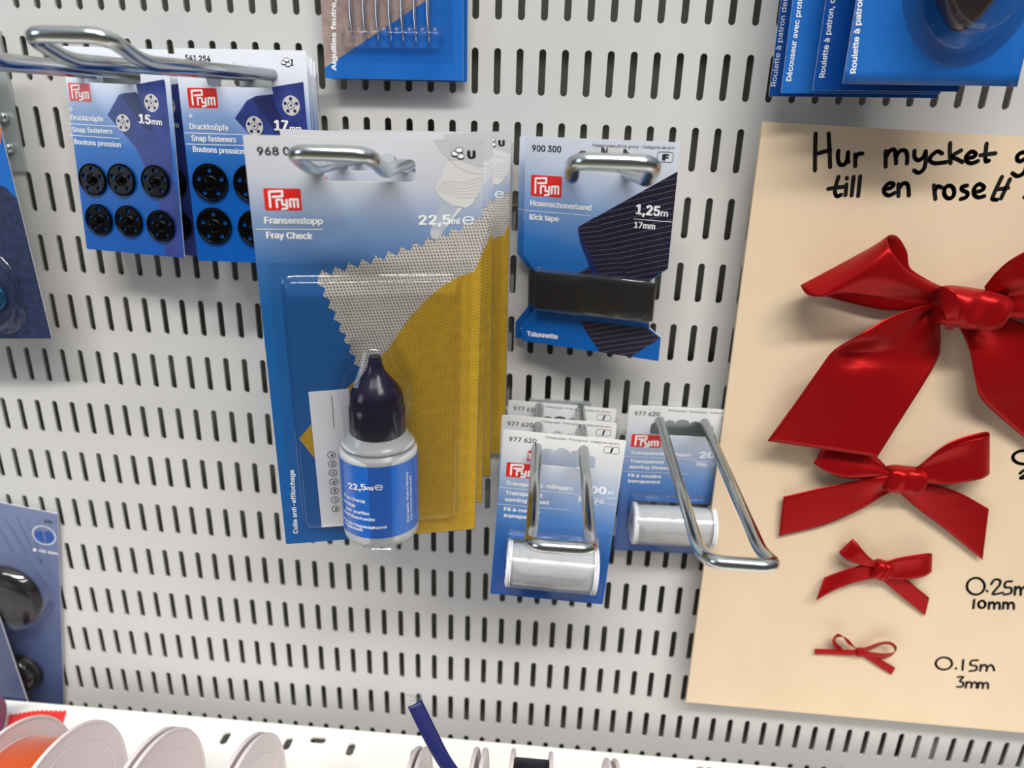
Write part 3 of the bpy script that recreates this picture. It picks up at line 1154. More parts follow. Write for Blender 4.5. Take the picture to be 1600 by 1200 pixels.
def kick_card(label, pos, rot, w, h, group):
    c = Card('kick_tape_card', label, 'card of tape', pos, rot, w, h, group)
    U = c.uv
    hc = U(957, 256)
    b_ = U(835, 425)
    yl0, yl1 = U(815, 398).y, U(835, 424).y
    yl2, yl3 = U(838, 484).y, U(814, 507).y
    xr = w / 2
    yr0, yr1 = U(1044, 420).y, U(1010, 441).y
    yr2, yr3 = U(1006, 512).y, U(1031, 527).y
    xl = -w / 2
    out = [(xl, 0), (xl, yl0), (xl + 6.0, yl1), (xl + 6.0, yl2), (xl, yl3), (xl, -h), (xr, -h), (xr, yr3), (xr - 5.5, yr2), (xr - 8.0, yr1), (xr, yr0), (xr, 0)]
    base_card(c, KICK_PRINT, out, [euro_hole(hc.x + 0.2, hc.y + 0.5, 31, 8.6)])
    bm = new_bm()
    z = 0.05
    cl = lambda ps: [(min(max(p[0], xl + .03), xr - .03), max(p[1], -h + .03)) for p in ps]
    # the trouser leg, its turn-up and the lower piece
    flat(bm, cl([U(903, 355), U(1062, 268), U(1049, 420), U(1018, 436), U(1010, 446), U(948, 446), U(930, 420), U(914, 385)]), z, 0)
    flat(bm, cl([U(903, 355), U(930, 339), U(960, 395), U(985, 440), U(946, 446), U(925, 412), U(908, 372)]), z + 0.05, 1)
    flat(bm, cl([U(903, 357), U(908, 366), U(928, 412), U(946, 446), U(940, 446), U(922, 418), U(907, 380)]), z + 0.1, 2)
    flat(bm, cl([U(898, 430), U(930, 412), U(945, 446), U(892, 446)]), z, 0)
    flat(bm, cl([U(905, 500), U(1010, 512), U(1031, 529), U(985, 558), U(938, 552), U(920, 525)]), z, 0)
    obj('printed_picture', bm, [PINSTRIPE, PINSTRIPE2, NAVY_DARK], c.root)
    logo(c, 830, 273, 877, 309, 0.07)
    bm = new_bm()
    z = 0.09
    text(bm, 'Hosenschonerband', U(829, 321), U(923, 329), 3.0, z, 0, 0.018)
    stroke(bm, [U(820, 328.5), U(922, 337)], 0.25, z)
    text(bm, 'Kick tape', U(828, 342.5), U(873, 346), 3.0, z, 0, 0.018)
    obj('name_lettering', bm, WHITE_INK, c.root)
    bm = new_bm()
    text(bm, '1,25', U(994, 334), U(1030, 337.5), 5.0, z + .06, 0, 0.02)
    text(bm, 'm', U(1032.5, 337.5), U(1043, 338.5), 3.2, z + .06)
    stroke(bm, [U(991, 342), U(1052, 347)], 0.25, z + .06)
    text(bm, '17mm', U(991, 355.5), U(1023, 358.5), 3.1, z + .06, 0, 0.015)
    obj('size_lettering', bm, WHITE_INK, c.root)
    bm = new_bm()
    text(bm, 'Talonnette', U(824, 524.5), U(871, 529.5), 3.0, z, 0, 0.018)
    obj('foot_lettering', bm, WHITE_INK, c.root)
    bm = new_bm()
    text(bm, '900 300', U(832, 236), U(876.5, 238), 3.2, z)
    obj('article_number', bm, BLACK_INK, c.root)
    bm = new_bm()
    text(bm, 'Preisgruppe · Price group · Catégorie de prix', U(926.5, 229), U(1054, 233.5), 1.5, z, 0, 0.0)
    obj('fine_print', bm, BLACK_INK, c.root)
    bm = new_bm()
    a, b = U(1028, 237), U(1051, 254)
    rr = rrect(a.x, b.y, b.x, a.y, 1.1, 4)
    for i in range(len(rr)):
        stroke(bm, [rr[i], rr[(i + 1) % len(rr)]], 0.2, z, cap=False)
    text(bm, 'F', U(1036, 250.5), U(1043.5, 251), 2.9, z, 0, 0.05)
    obj('price_mark', bm, BLACK_INK, c.root)
    # folded tape bundle wrapped through the notches
    p0, p1 = U(834, 452, 4.5), U(1021, 474, 4.5)
    ctr = (p0 + p1) / 2
    hl, tw = (p1 - p0).length / 2, 8.6
    ang = math.atan2(p1.y - p0.y, p1.x - p0.x)
    bm = new_bm()

    def path(off, zf, zb):
        pts = []
        rr_ = (zf - zb) / 2
        for i in range(9):
            t = PI / 2 - PI * i / 8
            pts.append((hl - rr_ * 0.7 + (rr_ * 0.7 + off) * math.cos(t), (zf + zb) / 2 + rr_ * math.sin(t)))
        for i in range(9):
            t = -PI / 2 - PI * i / 8
            pts.append((-hl + rr_ * 0.7 + (rr_ * 0.7 + off) * math.cos(t), (zf + zb) / 2 + rr_ * math.sin(t)))
        return pts
    # main bundle in front of the card: many turns pressed flat
    ca, sa = math.cos(ang), math.sin(ang)

    def put(x, y, z):
        return bm.verts.new(V(ctr.x + x * ca - y * sa, ctr.y + x * sa + y * ca, z))
    lp = path(0, 5.2, 0.6)
    rows = []
    for y, ins in ((-tw, 0.35), (-tw + 0.25, 0.0), (-tw * 0.4, -0.05), (tw * 0.4, -0.05), (tw - 0.25, 0.0), (tw, 0.35)):
        cz = 2.9
        rows.append([put(x * (1 - ins * 0.012), y, cz + (z - cz) * (1 - ins * 0.12)) for x, z in lp])
    for a, b in zip(rows[:-1], rows[1:]):
        m = len(a)
        for i in range(m):
            bm.faces.new((a[i], a[(i + 1) % m], b[(i + 1) % m], b[i]))
    bm.faces.new(rows[0])
    bm.faces.new(rows[-1])
    bmesh.ops.recalc_face_normals(bm, faces=bm.faces)
    o = sharp(obj('tape_bundle', bm, TAPE_M, c.root, True), 40)
    # outer turn that runs round the back of the card
    bm = new_bm()
    hb = hl - 1.0
    lp2 = [(-hb + 3, 0.7), (-hb - 0.2, 0.4), (-hb - 1.0, -0.8), (-hb + 0.6, -1.5), (hb - 3, -1.5), (hb - 1.4, -0.8), (hb - 1.8, 0.5)]
    r0 = [put(x, -tw + 0.4, z) for x, z in lp2]
    r1 = [put(x, tw - 0.4, z) for x, z in lp2]
    for i in range(len(lp2) - 1):
        bm.faces.new((r0[i], r0[i + 1], r1[i + 1], r1[i]))
    o2 = obj('tape_turn', bm, TAPE_M, c.root)
    sm = o2.modifiers.new('thickness', 'SOLIDIFY')
    sm.thickness = 0.0004
    # clear sleeve over the bundle
    bm = new_bm()
    lp3 = path(0.35, 5.6, 0.5)
    rows = [[put(x * 1.004, y, z + dz) for x, z in lp3] for y, dz in ((-tw - 1.0, -0.5), (-tw - 0.2, 0.0), (-tw * .6, 0.3), (-tw * .25, -0.12), (tw * .1, 0.35), (tw * .35, -0.1), (tw * .6, 0.35), (tw + 0.2, 0.0), (tw + 0.9, -0.6))]
    for a, b in zip(rows[:-1], rows[1:]):
        m = len(a)
        for i in range(m):
            bm.faces.new((a[i], a[(i + 1) % m], b[(i + 1) % m], b[i]))
    obj('clear_sleeve', bm, CLEAR, c.root, True)
    return c


KT = kick_card('front kick tape card with a bundle of black tape, right of the fray check packs', (96.5, 154.2, 27.0), (-18.0, 3.9, -0.4), 67, 94.2, 'kick tape cards')
dup(KT.root, W(94.3, 154.0, 16.5), Card.world((-13.0, 3.0, -0.2)), 'kick tape card behind the front one, its blue left edge peeking out')

# ------------------------------------------------------------------ transparent thread cards
THREAD_M = mat('clear_nylon_thread', (0.50, 0.51, 0.515, 1), 0.24, spec=0.6, coat=0.4)
_t, _x, _y, _z = coords(THREAD_M)
_w = math_(THREAD_M, 'SINE', math_(THREAD_M, 'MULTIPLY', _x, 1000 * 2 * PI / 0.55))
_bp = N(THREAD_M, 'ShaderNodeBump')
_bp.inputs['Strength'].default_value = 0.25
_bp.inputs['Distance'].default_value = 0.0002
lk(THREAD_M, _w, _bp.inputs['Height'])
lk(THREAD_M, _bp.outputs[0], THREAD_M.node_tree.nodes['Principled BSDF'].inputs['Normal'])
SPOOL_M = mat('white_spool_plastic', rgb(236, 237, 240), 0.3, spec=0.5)


def thread_card(label, pos, rot, w, h, group):
    c = Card('sewing_thread_card', label, 'card of thread', pos, rot, w, h, group)
    U = c.uv
    hc = U(876.5, 719)
    R = 11.0
    zc = 6.0
    sl = U(790, 880, zc)
    sr = U(934, 893, zc)
    sc_ = (sl + sr) / 2
    # keep the spool level on its card
    hl = 21.3
    sy = sc_.y + 0.3
    base_card(c, THREAD_PRINT, None, [euro_hole(hc.x, hc.y, 31.0, 6.8), [(sc_.x - hl - .4, sy - 9.6), (sc_.x + hl + .4, sy - 9.6), (sc_.x + hl + .4, sy + 9.6), (sc_.x - hl - .4, sy + 9.6)]])
    logo(c, 792, 722, 841, 749, 0.07)
    bm = new_bm()
    z = 0.07
    text(bm, 'Transparent-Nähgarn', U(790.5, 757), U(893.5, 766), 2.3, z, 0, 0.02)
    stroke(bm, [U(779, 761), U(893, 771)], 0.2, z)
    text(bm, 'Transparent', U(790, 772), U(847, 777), 2.3, z, 0, 0.02)
    text(bm, 'sewing thread', U(789, 782.5), U(857, 788), 2.3, z, 0, 0.02)
    stroke(bm, [U(778, 787.5), U(889, 797)], 0.2, z)
    text(bm, 'Fil à coudre', U(787.5, 797.5), U(843, 802.5), 2.3, z, 0, 0.02)
    text(bm, 'transparent', U(787, 807.5), U(842, 812), 2.3, z, 0, 0.02)
    obj('name_lettering', bm, WHITE_INK, c.root)
    bm = new_bm()
    text(bm, '200', U(909, 769), U(946, 772), 4.3, z, 0, 0.025)
    text(bm, 'm', U(950, 772.5), U(958, 773), 2.6, z)
    stroke(bm, [U(903, 775.5), U(964, 779.5)], 0.2, z)
    text(bm, 'No. 70', U(904, 783.5), U(943, 787), 2.5, z, 0, 0.015)
    obj('size_lettering', bm, WHITE_INK, c.root)
    bm = new_bm()
    # loose thread curves
    for p in ([(843, 738), (858, 752), (880, 765), (910, 777), (940, 786), (964, 789)], [(905, 742), (925, 745), (945, 743), (968, 735)], [(893, 738), (889, 752), (896, 770), (915, 784), (935, 789)], [(921, 704), (935, 695), (941, 690)]):
        stroke(bm, [U(*q) for q in p], 0.11, z)
    obj('printed_thread', bm, WHITE_INK, c.root)
    bm = new_bm()
    text(bm, '977 620', U(795.5, 689), U(838, 692.5), 2.7, z, 0, 0.008)
    obj('article_number', bm, BLACK_INK, c.root)
    bm = new_bm()
    text(bm, 'Preisgruppe · Price group · Catégorie de prix', U(853, 684.5), U(968, 695.5), 1.25, z, 0, 0.004)
    obj('fine_print', bm, BLACK_INK, c.root)
    bm = new_bm()
    a, b = U(944.5, 697), U(967, 710)
    x0, x1, y0, y1 = a.x, b.x, b.y + .1, a.y - .1
    rr = rrect(x0, y0, x1, y1, 1.0, 4)
    for i in range(len(rr)):
        stroke(bm, [rr[i], rr[(i + 1) % len(rr)]], 0.2, z, cap=False)
    xm, ym = (x0 + x1) / 2, (y0 + y1) / 2
    flat(bm, [(xm - 0.75, ym - 1.25), (xm + 0.1, ym - 1.25), (xm + 0.75, ym + 1.25), (xm - 0.1, ym + 1.25)], z)
    obj('price_mark', bm, BLACK_INK, c.root)
    # spool of thread sunk through a window in the card
    bm = new_bm()
    lathe(bm, [(0.1, -hl + 2.4), (9.1, -hl + 2.4), (9.6, -hl + 4), (9.75, -hl * 0.4), (9.75, hl * 0.4), (9.6, hl - 4), (9.1, hl - 2.4), (0.1, hl - 2.4)], 48, 'x', (sc_.x, sy, zc))
    sp = sharp(obj('thread_winding', bm, THREAD_M, c.root, True), 50)
    for s in (-1, 1):
        bm = new_bm()
        x = s * hl
        pr_ = [(1.5, 0), (R - 1.4, 0), (R - 1.1, -0.35 * s), (R - 0.25, -0.35 * s), (R, -0.7 * s), (R, -1.1 * s), (R - 0.3, -1.4 * s), (R - 0.9, -1.4 * s), (R - 0.9, -2.0 * s), (R - 0.15, -2.0 * s), (R - 0.15, -2.4 * s), (1.5, -2.4 * s)]
        lathe(bm, [(r, x + t) for r, t in pr_], 48, 'x', (sc_.x, sy, zc), caps=False)
        sharp(obj('spool_flange', bm, SPOOL_M, sp, True), 35)
    bm = new_bm()
    blister_box(bm, sc_.x - hl - 1.0, sy - 10.4, sc_.x + hl + 1.0, sy + 11.6, 17.3, 8.5, 2.2, 0.15, 6, 0.5)
    obj('clear_bubble', bm, CLEAR, c.root, True)
    bm = new_bm()
    hole = rrect(sc_.x - hl - 1.6, sy - 11, sc_.x + hl + 1.6, sy + 12.2, 2.8, 4)
    ft = min(sy + 17.5, -2)
    plate(bm, [rrect(-w / 2 + 1.2, -h + 1.0, w / 2 - 1.2, ft, 2.0, 4), hole], 0.1, 0.3)
    obj('blister_flange', bm, FLANGE, c.root)
    bm = new_bm()
    # crimped upper rim of the blister
    for i in range(15):
        x = sc_.x - hl + 1.0 + i * (2 * hl - 2.0) / 14
        lathe(bm, [(0.1, -1.3), (0.5, -1.1), (0.75, -0.4), (0.75, 0.5), (0.4, 1.2), (0.1, 1.3)], 8, 'x', (x, sy + 13.7, 0.75), caps=False)
    obj('crimped_rim', bm, CLEAR, c.root, True)
    return c


TCD = thread_card('front transparent thread card of the stack, its white spool under the hook tip', (89.0, 29.1, 50.6), (1.6, -0.6, -2.65), 55, 86.8, 'transparent thread cards')
for (x, u, d), r, lb in (((86.3, 27.4, 28.0), (0.0, 0.0, -1.1), 'middle thread card of the stack of three, only its top strip showing'),
                         ((87.7, 26.4, 5.6), (0.0, 0.0, -1.7), 'rearmost thread card of the stack of three, its shaded top strip showing'),
                         ((148.0, 31.4, 13.6), (2.0, 4.6, -0.1), 'single transparent thread card hanging right of the stack, overlapping the beige board')):
    dup(TCD.root, W(x, u, d), Card.world(r), lb)


# ------------------------------------------------------------------ felting needle cards (top)
TAUPE = mat('taupe_felt_print', rgb(150, 130, 124), 0.5, coat=0.2)
noise_mix(TAUPE, rgb(136, 116, 110), rgb(166, 146, 140), 220.0, 0.3, 0.7, 6)
NEEDLE_M = mat('bright_needle_steel', (0.70, 0.70, 0.74, 1), 0.2, 1.0)


def needle_card(label, pos, rot, w, h, group):
    c = Card('felting_needle_card', label, 'card of needles', pos, rot, w, h, group)
    U = c.uv
    base_card(c, BLUE_PRINT, None, [euro_hole(0, -9, 30, 7)])
    bm = new_bm()
    x0 = -w / 2 + .04
    a, b = U(507, 106), U(667, 0)
    k = (b.y - a.y) / (b.x - a.x)
    yt = -16.0
    xr = w / 2 - 0.1
    flat(bm, [(x0, a.y + k * (x0 - a.x)), (xr, a.y + k * (xr - a.x)), (xr, yt), (x0, yt)], 0.05)
    obj('printed_picture', bm, TAUPE, c.root)
    bm = new_bm()
    text(bm, 'Aiguilles feutre, grosses', U(525.5, 110), (U(525, 0).x + 0.8, U(525, 0).y + 15), 2.6, 0.12, 0, 0.025)
    obj('white_lettering', bm, WHITE_INK, c.root)
    yb = U(610, 69, 2).y
    for i, px in enumerate((548.5, 569, 589, 609, 628, 648, 668.5)):
        q = U(px, 40, 2.0)
        bm = new_bm()
        tube(bm, [V(q.x + 0.35, yb + 1.2, 1.6), V(q.x + 0.25, yb + 5, 1.6), V(q.x + 0.05, yb + 10.5, 1.6), V(q.x, yb + 11.5, 1.6), V(q.x, yb + 60, 1.6)], 0.00085, 10)
        bm.verts.ensure_lookup_table()
        for v in bm.verts:
            if v.co.z * 1000 < yb + 6:
                cx = V(q.x + 0.3, 0, 1.6)
                v.co.x = cx.x + (v.co.x - cx.x) * 0.6
                v.co.y = cx.y + (v.co.y - cx.y) * 0.6
        obj('felting_needle', bm, NEEDLE_M, c.root, True)
    bm = new_bm()
    xa, xb = U(537, 60).x, U(690, 60).x
    y0, y1 = U(610, 73).y, U(610, 49).y
    blister_box(bm, xa, y0, xb, y1 + 0.6, 3.6, 1.2, 1.8, 0.12)
    for i in range(8):
        x = xa + 2.2 + i * (xb - xa - 4.4) / 7
        blister_box(bm, x - 1.6, y1 - 1.0, x + 1.6, y1 + 1.6, 4.3, 1.0, 0.9, 0.12)
    obj('clear_blister', bm, CLEAR, c.root, True)
    bm = new_bm()
    fl = rrect(U(535, 99).x - 3, U(610, 97).y, U(708, 97).x, -20, 0.8, 3)
    plate(bm, [fl, rrect(xa - .6, y0 - .6, xb + .6, y1 + 1.2, 1.8, 4)], 0.1, 0.3)
    obj('blister_flange', bm, FLANGE, c.root)
    return c


NC = needle_card('card of felting needles at the top edge, taupe and blue', (4.0, 286.1, 9.0), (0.0, 0.0, 0.7), 61.5, 110, 'felting needle cards')
dup(NC.root, W(5.7, 286.0, 3.2), Card.world((0.0, 0.0, 0.3)), 'felting needle card behind the front one, a dark blue edge at its right')

# ------------------------------------------------------------------ tracing wheel cards (top right)
HANDLE_M = mat('dark_brown_handle', rgb(38, 24, 32), 0.25, spec=0.4, coat=0.3)


def roulette_card(name, label, pos, rot, w, h, prt, words, p0, p1, bold=0.025, handle=False):
    c = Card(name, label, 'card of sewing tools', pos, rot, w, h, 'tool cards at the top right')
    U = c.uv
    hol = [euro_hole(0, -9, 30, 7)]
    if handle:
        # stiff card, its lower right corner bent back a little
        bm = new_bm()
        nx, ny = 16, 24
        xs = [-w / 2 + w * i / nx for i in range(nx + 1)]
        yy = [-h + (h - 16) * j / ny for j in range(ny + 1)]

        def bend(x, y):
            t = max(0.0, (x - w * 0.28) / (w * 0.22))
            return -1.8 * t * t
        rows = [[(bm.verts.new(V(x, y, bend(x, y))), bm.verts.new(V(x, y, bend(x, y) - TH))) for x in xs] for y in yy]
        for j in range(ny):
            for i in range(nx):
                bm.faces.new((rows[j][i][0], rows[j][i + 1][0], rows[j + 1][i + 1][0], rows[j + 1][i][0]))
                bm.faces.new((rows[j][i][1], rows[j + 1][i][1], rows[j + 1][i + 1][1], rows[j][i + 1][1]))
        for j in range(ny):
            for i in (0, nx):
                a, b = rows[j][i], rows[j + 1][i]
                bm.faces.new((a[0], b[0], b[1], a[1])).material_index = 1
        for i in range(nx):
            a, b = rows[0][i], rows[0][i + 1]
            bm.faces.new((a[0], a[1], b[1], b[0])).material_index = 1
        plate(bm, [[(-w / 2, -16), (w / 2 - 0.01, -16), (w / 2 - 0.01, 0), (-w / 2, 0)]] + hol, -TH, 0.0, 0, 1)
        obj('card', bm, [prt, CARD_EDGE], c.root, True)
    else:
        base_card(c, prt, None, hol)
    bm = new_bm()
    text(bm, words, U(*p0), U(*p1), 2.5, 0.08, 0, bold)
    obj('white_lettering', bm, WHITE_INK, c.root)
    if handle:
        q = U(1493, 52, 6)
        bm = new_bm()
        pf = [(0.4, 0), (2.4, 0.7), (4.4, 2.4), (7.0, 5.8), (10.2, 10.5), (12.4, 16), (13.0, 24), (11.5, 34), (7.5, 44), (6.0, 56), (5.4, 70), (4.8, 80), (0.4, 81)]
        lathe(bm, [(r, q.y + t) for r, t in pf], 32, 'y', (q.x - 0.5, 0, 9.6))
        for v in bm.verts:
            v.co.y = -(9.0 + (-v.co.y * 1000 - 9.6) * 0.64) / 1000
        obj('wheel_handle', bm, HANDLE_M, c.root, True)
        bm = new_bm()
        a = U(1488, 119)
        cx, cy = a.x, a.y + 33
        loops = []
        for rx, ry, zz in ((27.5, 35, 0.2), (26.8, 34.2, 0.8), (21.0, 29.0, 1.0), (20.4, 28.2, 2.6), (17.5, 25.5, 13.0), (15.5, 23.5, 17.4), (8, 13, 18.6)):
            loops.append([(cx + rx * math.cos(t) * 0.9 - (0.0 if zz < 1.1 else 0.8), cy + 5 + ry * math.sin(t) + (45 if math.sin(t) > 0 else 0), zz) for t in [2 * PI * (i + .5) / 48 for i in range(48)]])
        dome(bm, loops)
        obj('clear_blister', bm, CLEAR, c.root, True)
    return c


RC1 = roulette_card('tracing_wheel_card', 'front tracing wheel card with a dark brown handle tip, top right', (214.8, 308.0, 46.0), (-1.1, 0, 0.6), 63, 131, BLUE_PRINT, 'Roulette à patron', (1337, 114), (1348, -6), 0.016, True)
roulette_card('tracing_wheel_card', 'tracing wheel card just behind the front one with dimmer lettering', (202.5, 306.3, 35.0), (-1.5, 0, 0.9), 54, 131, DEEP_BLUE_PRINT, 'Roulette à patron, double', (1288, 121), (1310, -40), 0.01)
roulette_card('seam_ripper_card', 'seam ripper card third in the top right stack, lettered along its left edge', (195.2, 305.6, 28.0), (-1.5, 0, 1.2), 61, 131, BLUE_PRINT, 'Découseur avec protège-lame', (1236, 126.5), (1262, -60), 0.012)
roulette_card('tracing_wheel_card', 'rearmost tool card of the top right stack, showing a narrow left strip', (195.6, 304.6, 21.0), (-1.5, 0, 0.9), 66, 131, DEEP_BLUE_PRINT, 'Roulette à patron dentelée', (1212, 135), (1236, -40), 0.0)

# ------------------------------------------------------------------ denim button card (left edge) and its bracket
DENIM = mat('denim_print', rgb(32, 44, 82), 0.5, coat=0.2)
noise_mix(DENIM, rgb(18, 27, 56), rgb(38, 51, 90), 320.0, 0.3, 0.7, 8)
COPPER_PRINT = mat('copper_print', rgb(186, 104, 66), 0.4, coat=0.2)
DC = Card('jeans_button_card', 'dark denim-print card with a blue top and clear blister at the left edge', 'card of buttons', (-208.4, 197.0, 25.0), (1.0, 0.0, 2.9), 72, 146)
base_card(DC, DENIM, None, [euro_hole(0, -9, 30, 7)])
U = DC.uv
bm = new_bm()
hw = DC.w / 2 - .03
e1, e2 = U(-10, 288), U(26, 312)
flat(bm, [(-hw, -20), (-hw, e1.y + 12), (e1.x - 8, e1.y + 4), (e1.x, e1.y), (U(8, 292).x, U(8, 292).y), (hw, e2.y), (hw, -18)], 0.05, 0)
q = U(2, 214)
flat(bm, [(q.x - 10, q.y + 5), (q.x - 9, q.y - 5), (q.x - 1, q.y - 3), (q.x + 1.2, q.y + 4)], 0.1, 1)
obj('printed_picture', bm, [BLUE_PRINT, COPPER_PRINT], DC.root)
bm = new_bm()
q = U(-8, 470)
blister_box(bm, q.x - 26, q.y - 16, q.x + 14.5, q.y + 23, 7.0, 3.5, 13.0, 0.15, 6, 1.2)
obj('clear_blister', bm, CLEAR, DC.root, True)
bm = new_bm()
for dx, dy, r in ((2.5, 0, 6.5), (-13, 1, 6.5)):
    lathe(bm, [(r, 0.2), (r, 1.4), (r - 0.8, 2.2), (r - 2.0, 1.8), (1.2, 2.6), (0.1, 2.7)], 32, 'z', (q.x + dx - 2, q.y + dy + 2, 0), caps=False)
obj('jeans_button', bm, mat('petrol_button', rgb(30, 92, 130), 0.3, 0.6), DC.root, True)

bm = new_bm()
bra = [at(2, 110, 3.0), at(40, 268, 3.0)]
root = thing('mounting_bracket', 'galvanised steel bracket with two rivets at the upper left edge', 'bracket', W(-197, 206, 0))
L0 = W(-197, 206, 0)


def Lw(x, u, d):
    return W(x, u, d) - L0


def slab(bm, x0, x1, u0, u1, d0, d1, ch=0.5):
    b = bmesh.ops.create_cube(bm, size=1.0)
    for v in b['verts']:
        v.co = Lw(x0 + (v.co.x + .5) * (x1 - x0), u0 + (v.co.z + .5) * (u1 - u0), d0 + (0.5 - v.co.y) * (d1 - d0))


bx = at(39, 266, 2.0).x
by = at(39, 268, 2.0).y
slab(bm, bx - 30, bx, by, by + 62, 0.3, 2.0)
obj('bracket_plate', bm, PLATE_STEEL, root)
bm = new_bm()
slab(bm, bx - 7.5, bx - 6.2, by + 0.5, by + 62, 2.0, 10.0)
slab(bm, bx - 30, bx - 28.7, by + 0.5, by + 62, 2.0, 10.0)
obj('bracket_rib', bm, PLATE_STEEL, root)
for px, py in ((4, 183), (12, 231)):
    p = at(px, py, 4.0)
    bm = new_bm()
    r0 = bmesh.ops.create_uvsphere(bm, u_segments=20, v_segments=12, radius=0.0026)
    for v in bm.verts:
        v.co = v.co + Lw(p.x, p.y, 3.6)
    obj('rivet', bm, STEEL, root, True)

# ------------------------------------------------------------------ pack with black cups (lower left)
STEEL_BLUE = grad_mat('steel_blue_card_print', 160, [(0.0, rgb(112, 124, 160)), (0.25, rgb(90, 102, 140)), (0.6, rgb(72, 84, 122)), (1.0, rgb(62, 74, 112))])
_b = STEEL_BLUE.node_tree.nodes['Principled BSDF']
CUP_M = mat('black_moulded_plastic', rgb(20, 19, 22), 0.42, spec=0.25)
root = None
EP = Card('button_blister_pack', 'steel blue blister pack with black round covers, hanging behind the shelf at the lower left', 'blister pack', (-232.0, -50.5, 2.4), (0.0, 0.0, 0.0), 80, 150)
U = EP.uv
a, b, c0 = U(90, 803), U(100, 1098), U(0, 785)
yb = -214.0 - EP.p.y
xr0 = a.x
k = (b.x - a.x) / (b.y - a.y)
ks = (a.y - c0.y) / (a.x - c0.x)
xl_ = a.x - 62
out = [(a.x, a.y), (a.x + k * (yb - a.y), yb), (xl_ - 14, yb), (xl_, a.y - 62 * ks)]
bm = new_bm()
plate(bm, [out], -TH, 0, 0, 1)
obj('card', bm, [STEEL_BLUE, CARD_EDGE], EP.root)
bm = new_bm()
for i, (p, q) in enumerate((((2, 800), (44, 868)), ((22, 800), (62, 880)), ((40, 806), (74, 900)), ((58, 806), (84, 915)), ((-10, 810), (20, 862)))):
    a2, b2 = U(*p), U(*q)
    n2 = Vector((-(b2 - a2).y, (b2 - a2).x)).normalized()
    flat(bm, [a2, b2 + n2 * 1.6, b2 - n2 * 1.6], 0.05)
obj('printed_rays', bm, mat('steel_blue_ray_print', rgb(80, 92, 130), 0.4, coat=0.1), EP.root)
bm = new_bm()
text(bm, 'EE', U(70, 816), U(82, 818), 2.0, 0.08, 0, 0.03)
obj('black_lettering', bm, BLACK_INK, EP.root)
bm = new_bm()
q = U(69, 836.5)
el = circle(q.x, q.y, 7.0, 6.3, 30)
for i in range(30):
    stroke(bm, [el[i], el[(i + 1) % 30]], 0.45, 0.08, cap=False)
for s in (-1, 1):
    flat(bm, [(q.x + s * (0.5 + 5.2 * math.cos(t)) , q.y - 0.5 + 4.6 * math.sin(t)) for t in [-PI / 2 + (PI * 0.78) * i / 12 for i in range(13)]] + [(q.x + s * 0.5, q.y + 2.6)], 0.08, 1)
obj('size_icon', bm, [WHITE_INK, DEEP_BLUE_PRINT], EP.root)
bm = new_bm()
text(bm, 'Ø 40 mm', U(52, 861), U(90, 867), 2.6, 0.08, 0, 0.015)
obj('white_lettering', bm, WHITE_INK, EP.root)
bm = new_bm()
for px, py, r in ((8, 935, 20.5),):
    q = U(px, py, 4)
    lathe(bm, [(r, 0.2), (r - 0.6, 2.5), (r - 3.5, 4.2), (r - 5.0, 3.2), (r - 7.0, 5.5), (r * 0.42, 9.0), (r * 0.2, 10.2), (0.2, 10.5)], 44, 'z', (q.x, q.y, 0), caps=False)
obj('button_cover', bm, CUP_M, EP.root, True)
bm = new_bm()
q = U(30, 1054, 3)
lathe(bm, [(13.5, 0.2), (13, 2.0), (11.5, 3.5), (10.0, 2.8), (8.5, 4.2), (5, 7.0), (0.2, 8.0)], 40, 'z', (q.x, q.y, 0), caps=False)
obj('button_cover', bm, CUP_M, EP.root, True)
bm = new_bm()
q = U(10, 935, 5)
loops = []
for r, zz in ((26, 0.15), (24.8, 2.0), (22.5, 8.6), (19, 10.9), (10, 11.4)):
    loops.append([(q.x + r * math.cos(t), q.y + r * math.sin(t), zz) for t in [2 * PI * i / 48 for i in range(48)]])
dome(bm, loops)
q = U(30, 1054, 3)
loops = []
cyy = q.y + 1.0
for r, zz in ((15.2, 0.15), (14.7, 2.0), (14.0, 7.5), (12.0, 9.6), (6, 10.2)):
    loops.append([(q.x + r * math.cos(t), cyy + r * math.sin(t), zz) for t in [2 * PI * i / 48 for i in range(48)]])
dome(bm, loops)
obj('clear_blister', bm, CLEAR, EP.root, True)

DP = Card('dark_blue_pack', 'dark blue pack with a pale right edge in front of the black-cover pack', 'blister pack', (-236, -95, 15.4), (0, 0.0, 0), 70, 120)
U = DP.uv
a, b = U(-2, 962), U(43, 1096)
yb2 = -206.0 - DP.p.y
b = Vector((b.x + (b.x - a.x) / (b.y - a.y) * (yb2 - b.y), yb2))
bm = new_bm()
plate(bm, [[(a.x, a.y), (b.x, b.y), (b.x - 60, b.y), (a.x - 50, a.y + 8)]], -0.6, 0, 0, 1)
obj('card', bm, [mat('navy_card_print', rgb(48, 58, 96), 0.35, coat=0.1), CARD_EDGE], DP.root)

# ------------------------------------------------------------------ beige board with its handwriting
BOARD_D = 15.0
BOARD_M = mat('beige_board_card', rgb(232, 206, 170), 0.62, spec=0.3)
noise_mix(BOARD_M, rgb(220, 199, 171), rgb(211, 189, 160), 14.0, 0.3, 0.7, 6)
tl, bl = at(1192, 190, BOARD_D), at(1072, 1097, BOARD_D)
trr, brr = at(1600, 213.5, BOARD_D), at(1600, 1145, BOARD_D)
bc = Vector((270, 10, BOARD_D))
BOARD = thing('price_board', 'beige card board with hand-written ribbon lengths, filling the right side', 'board', W(*bc), None)
LB = W(*bc)


def bw(p):
    return W(*p) - LB


def ext(a, b, X):
    return a + (b - a) * ((X - a.x) / (b.x - a.x))


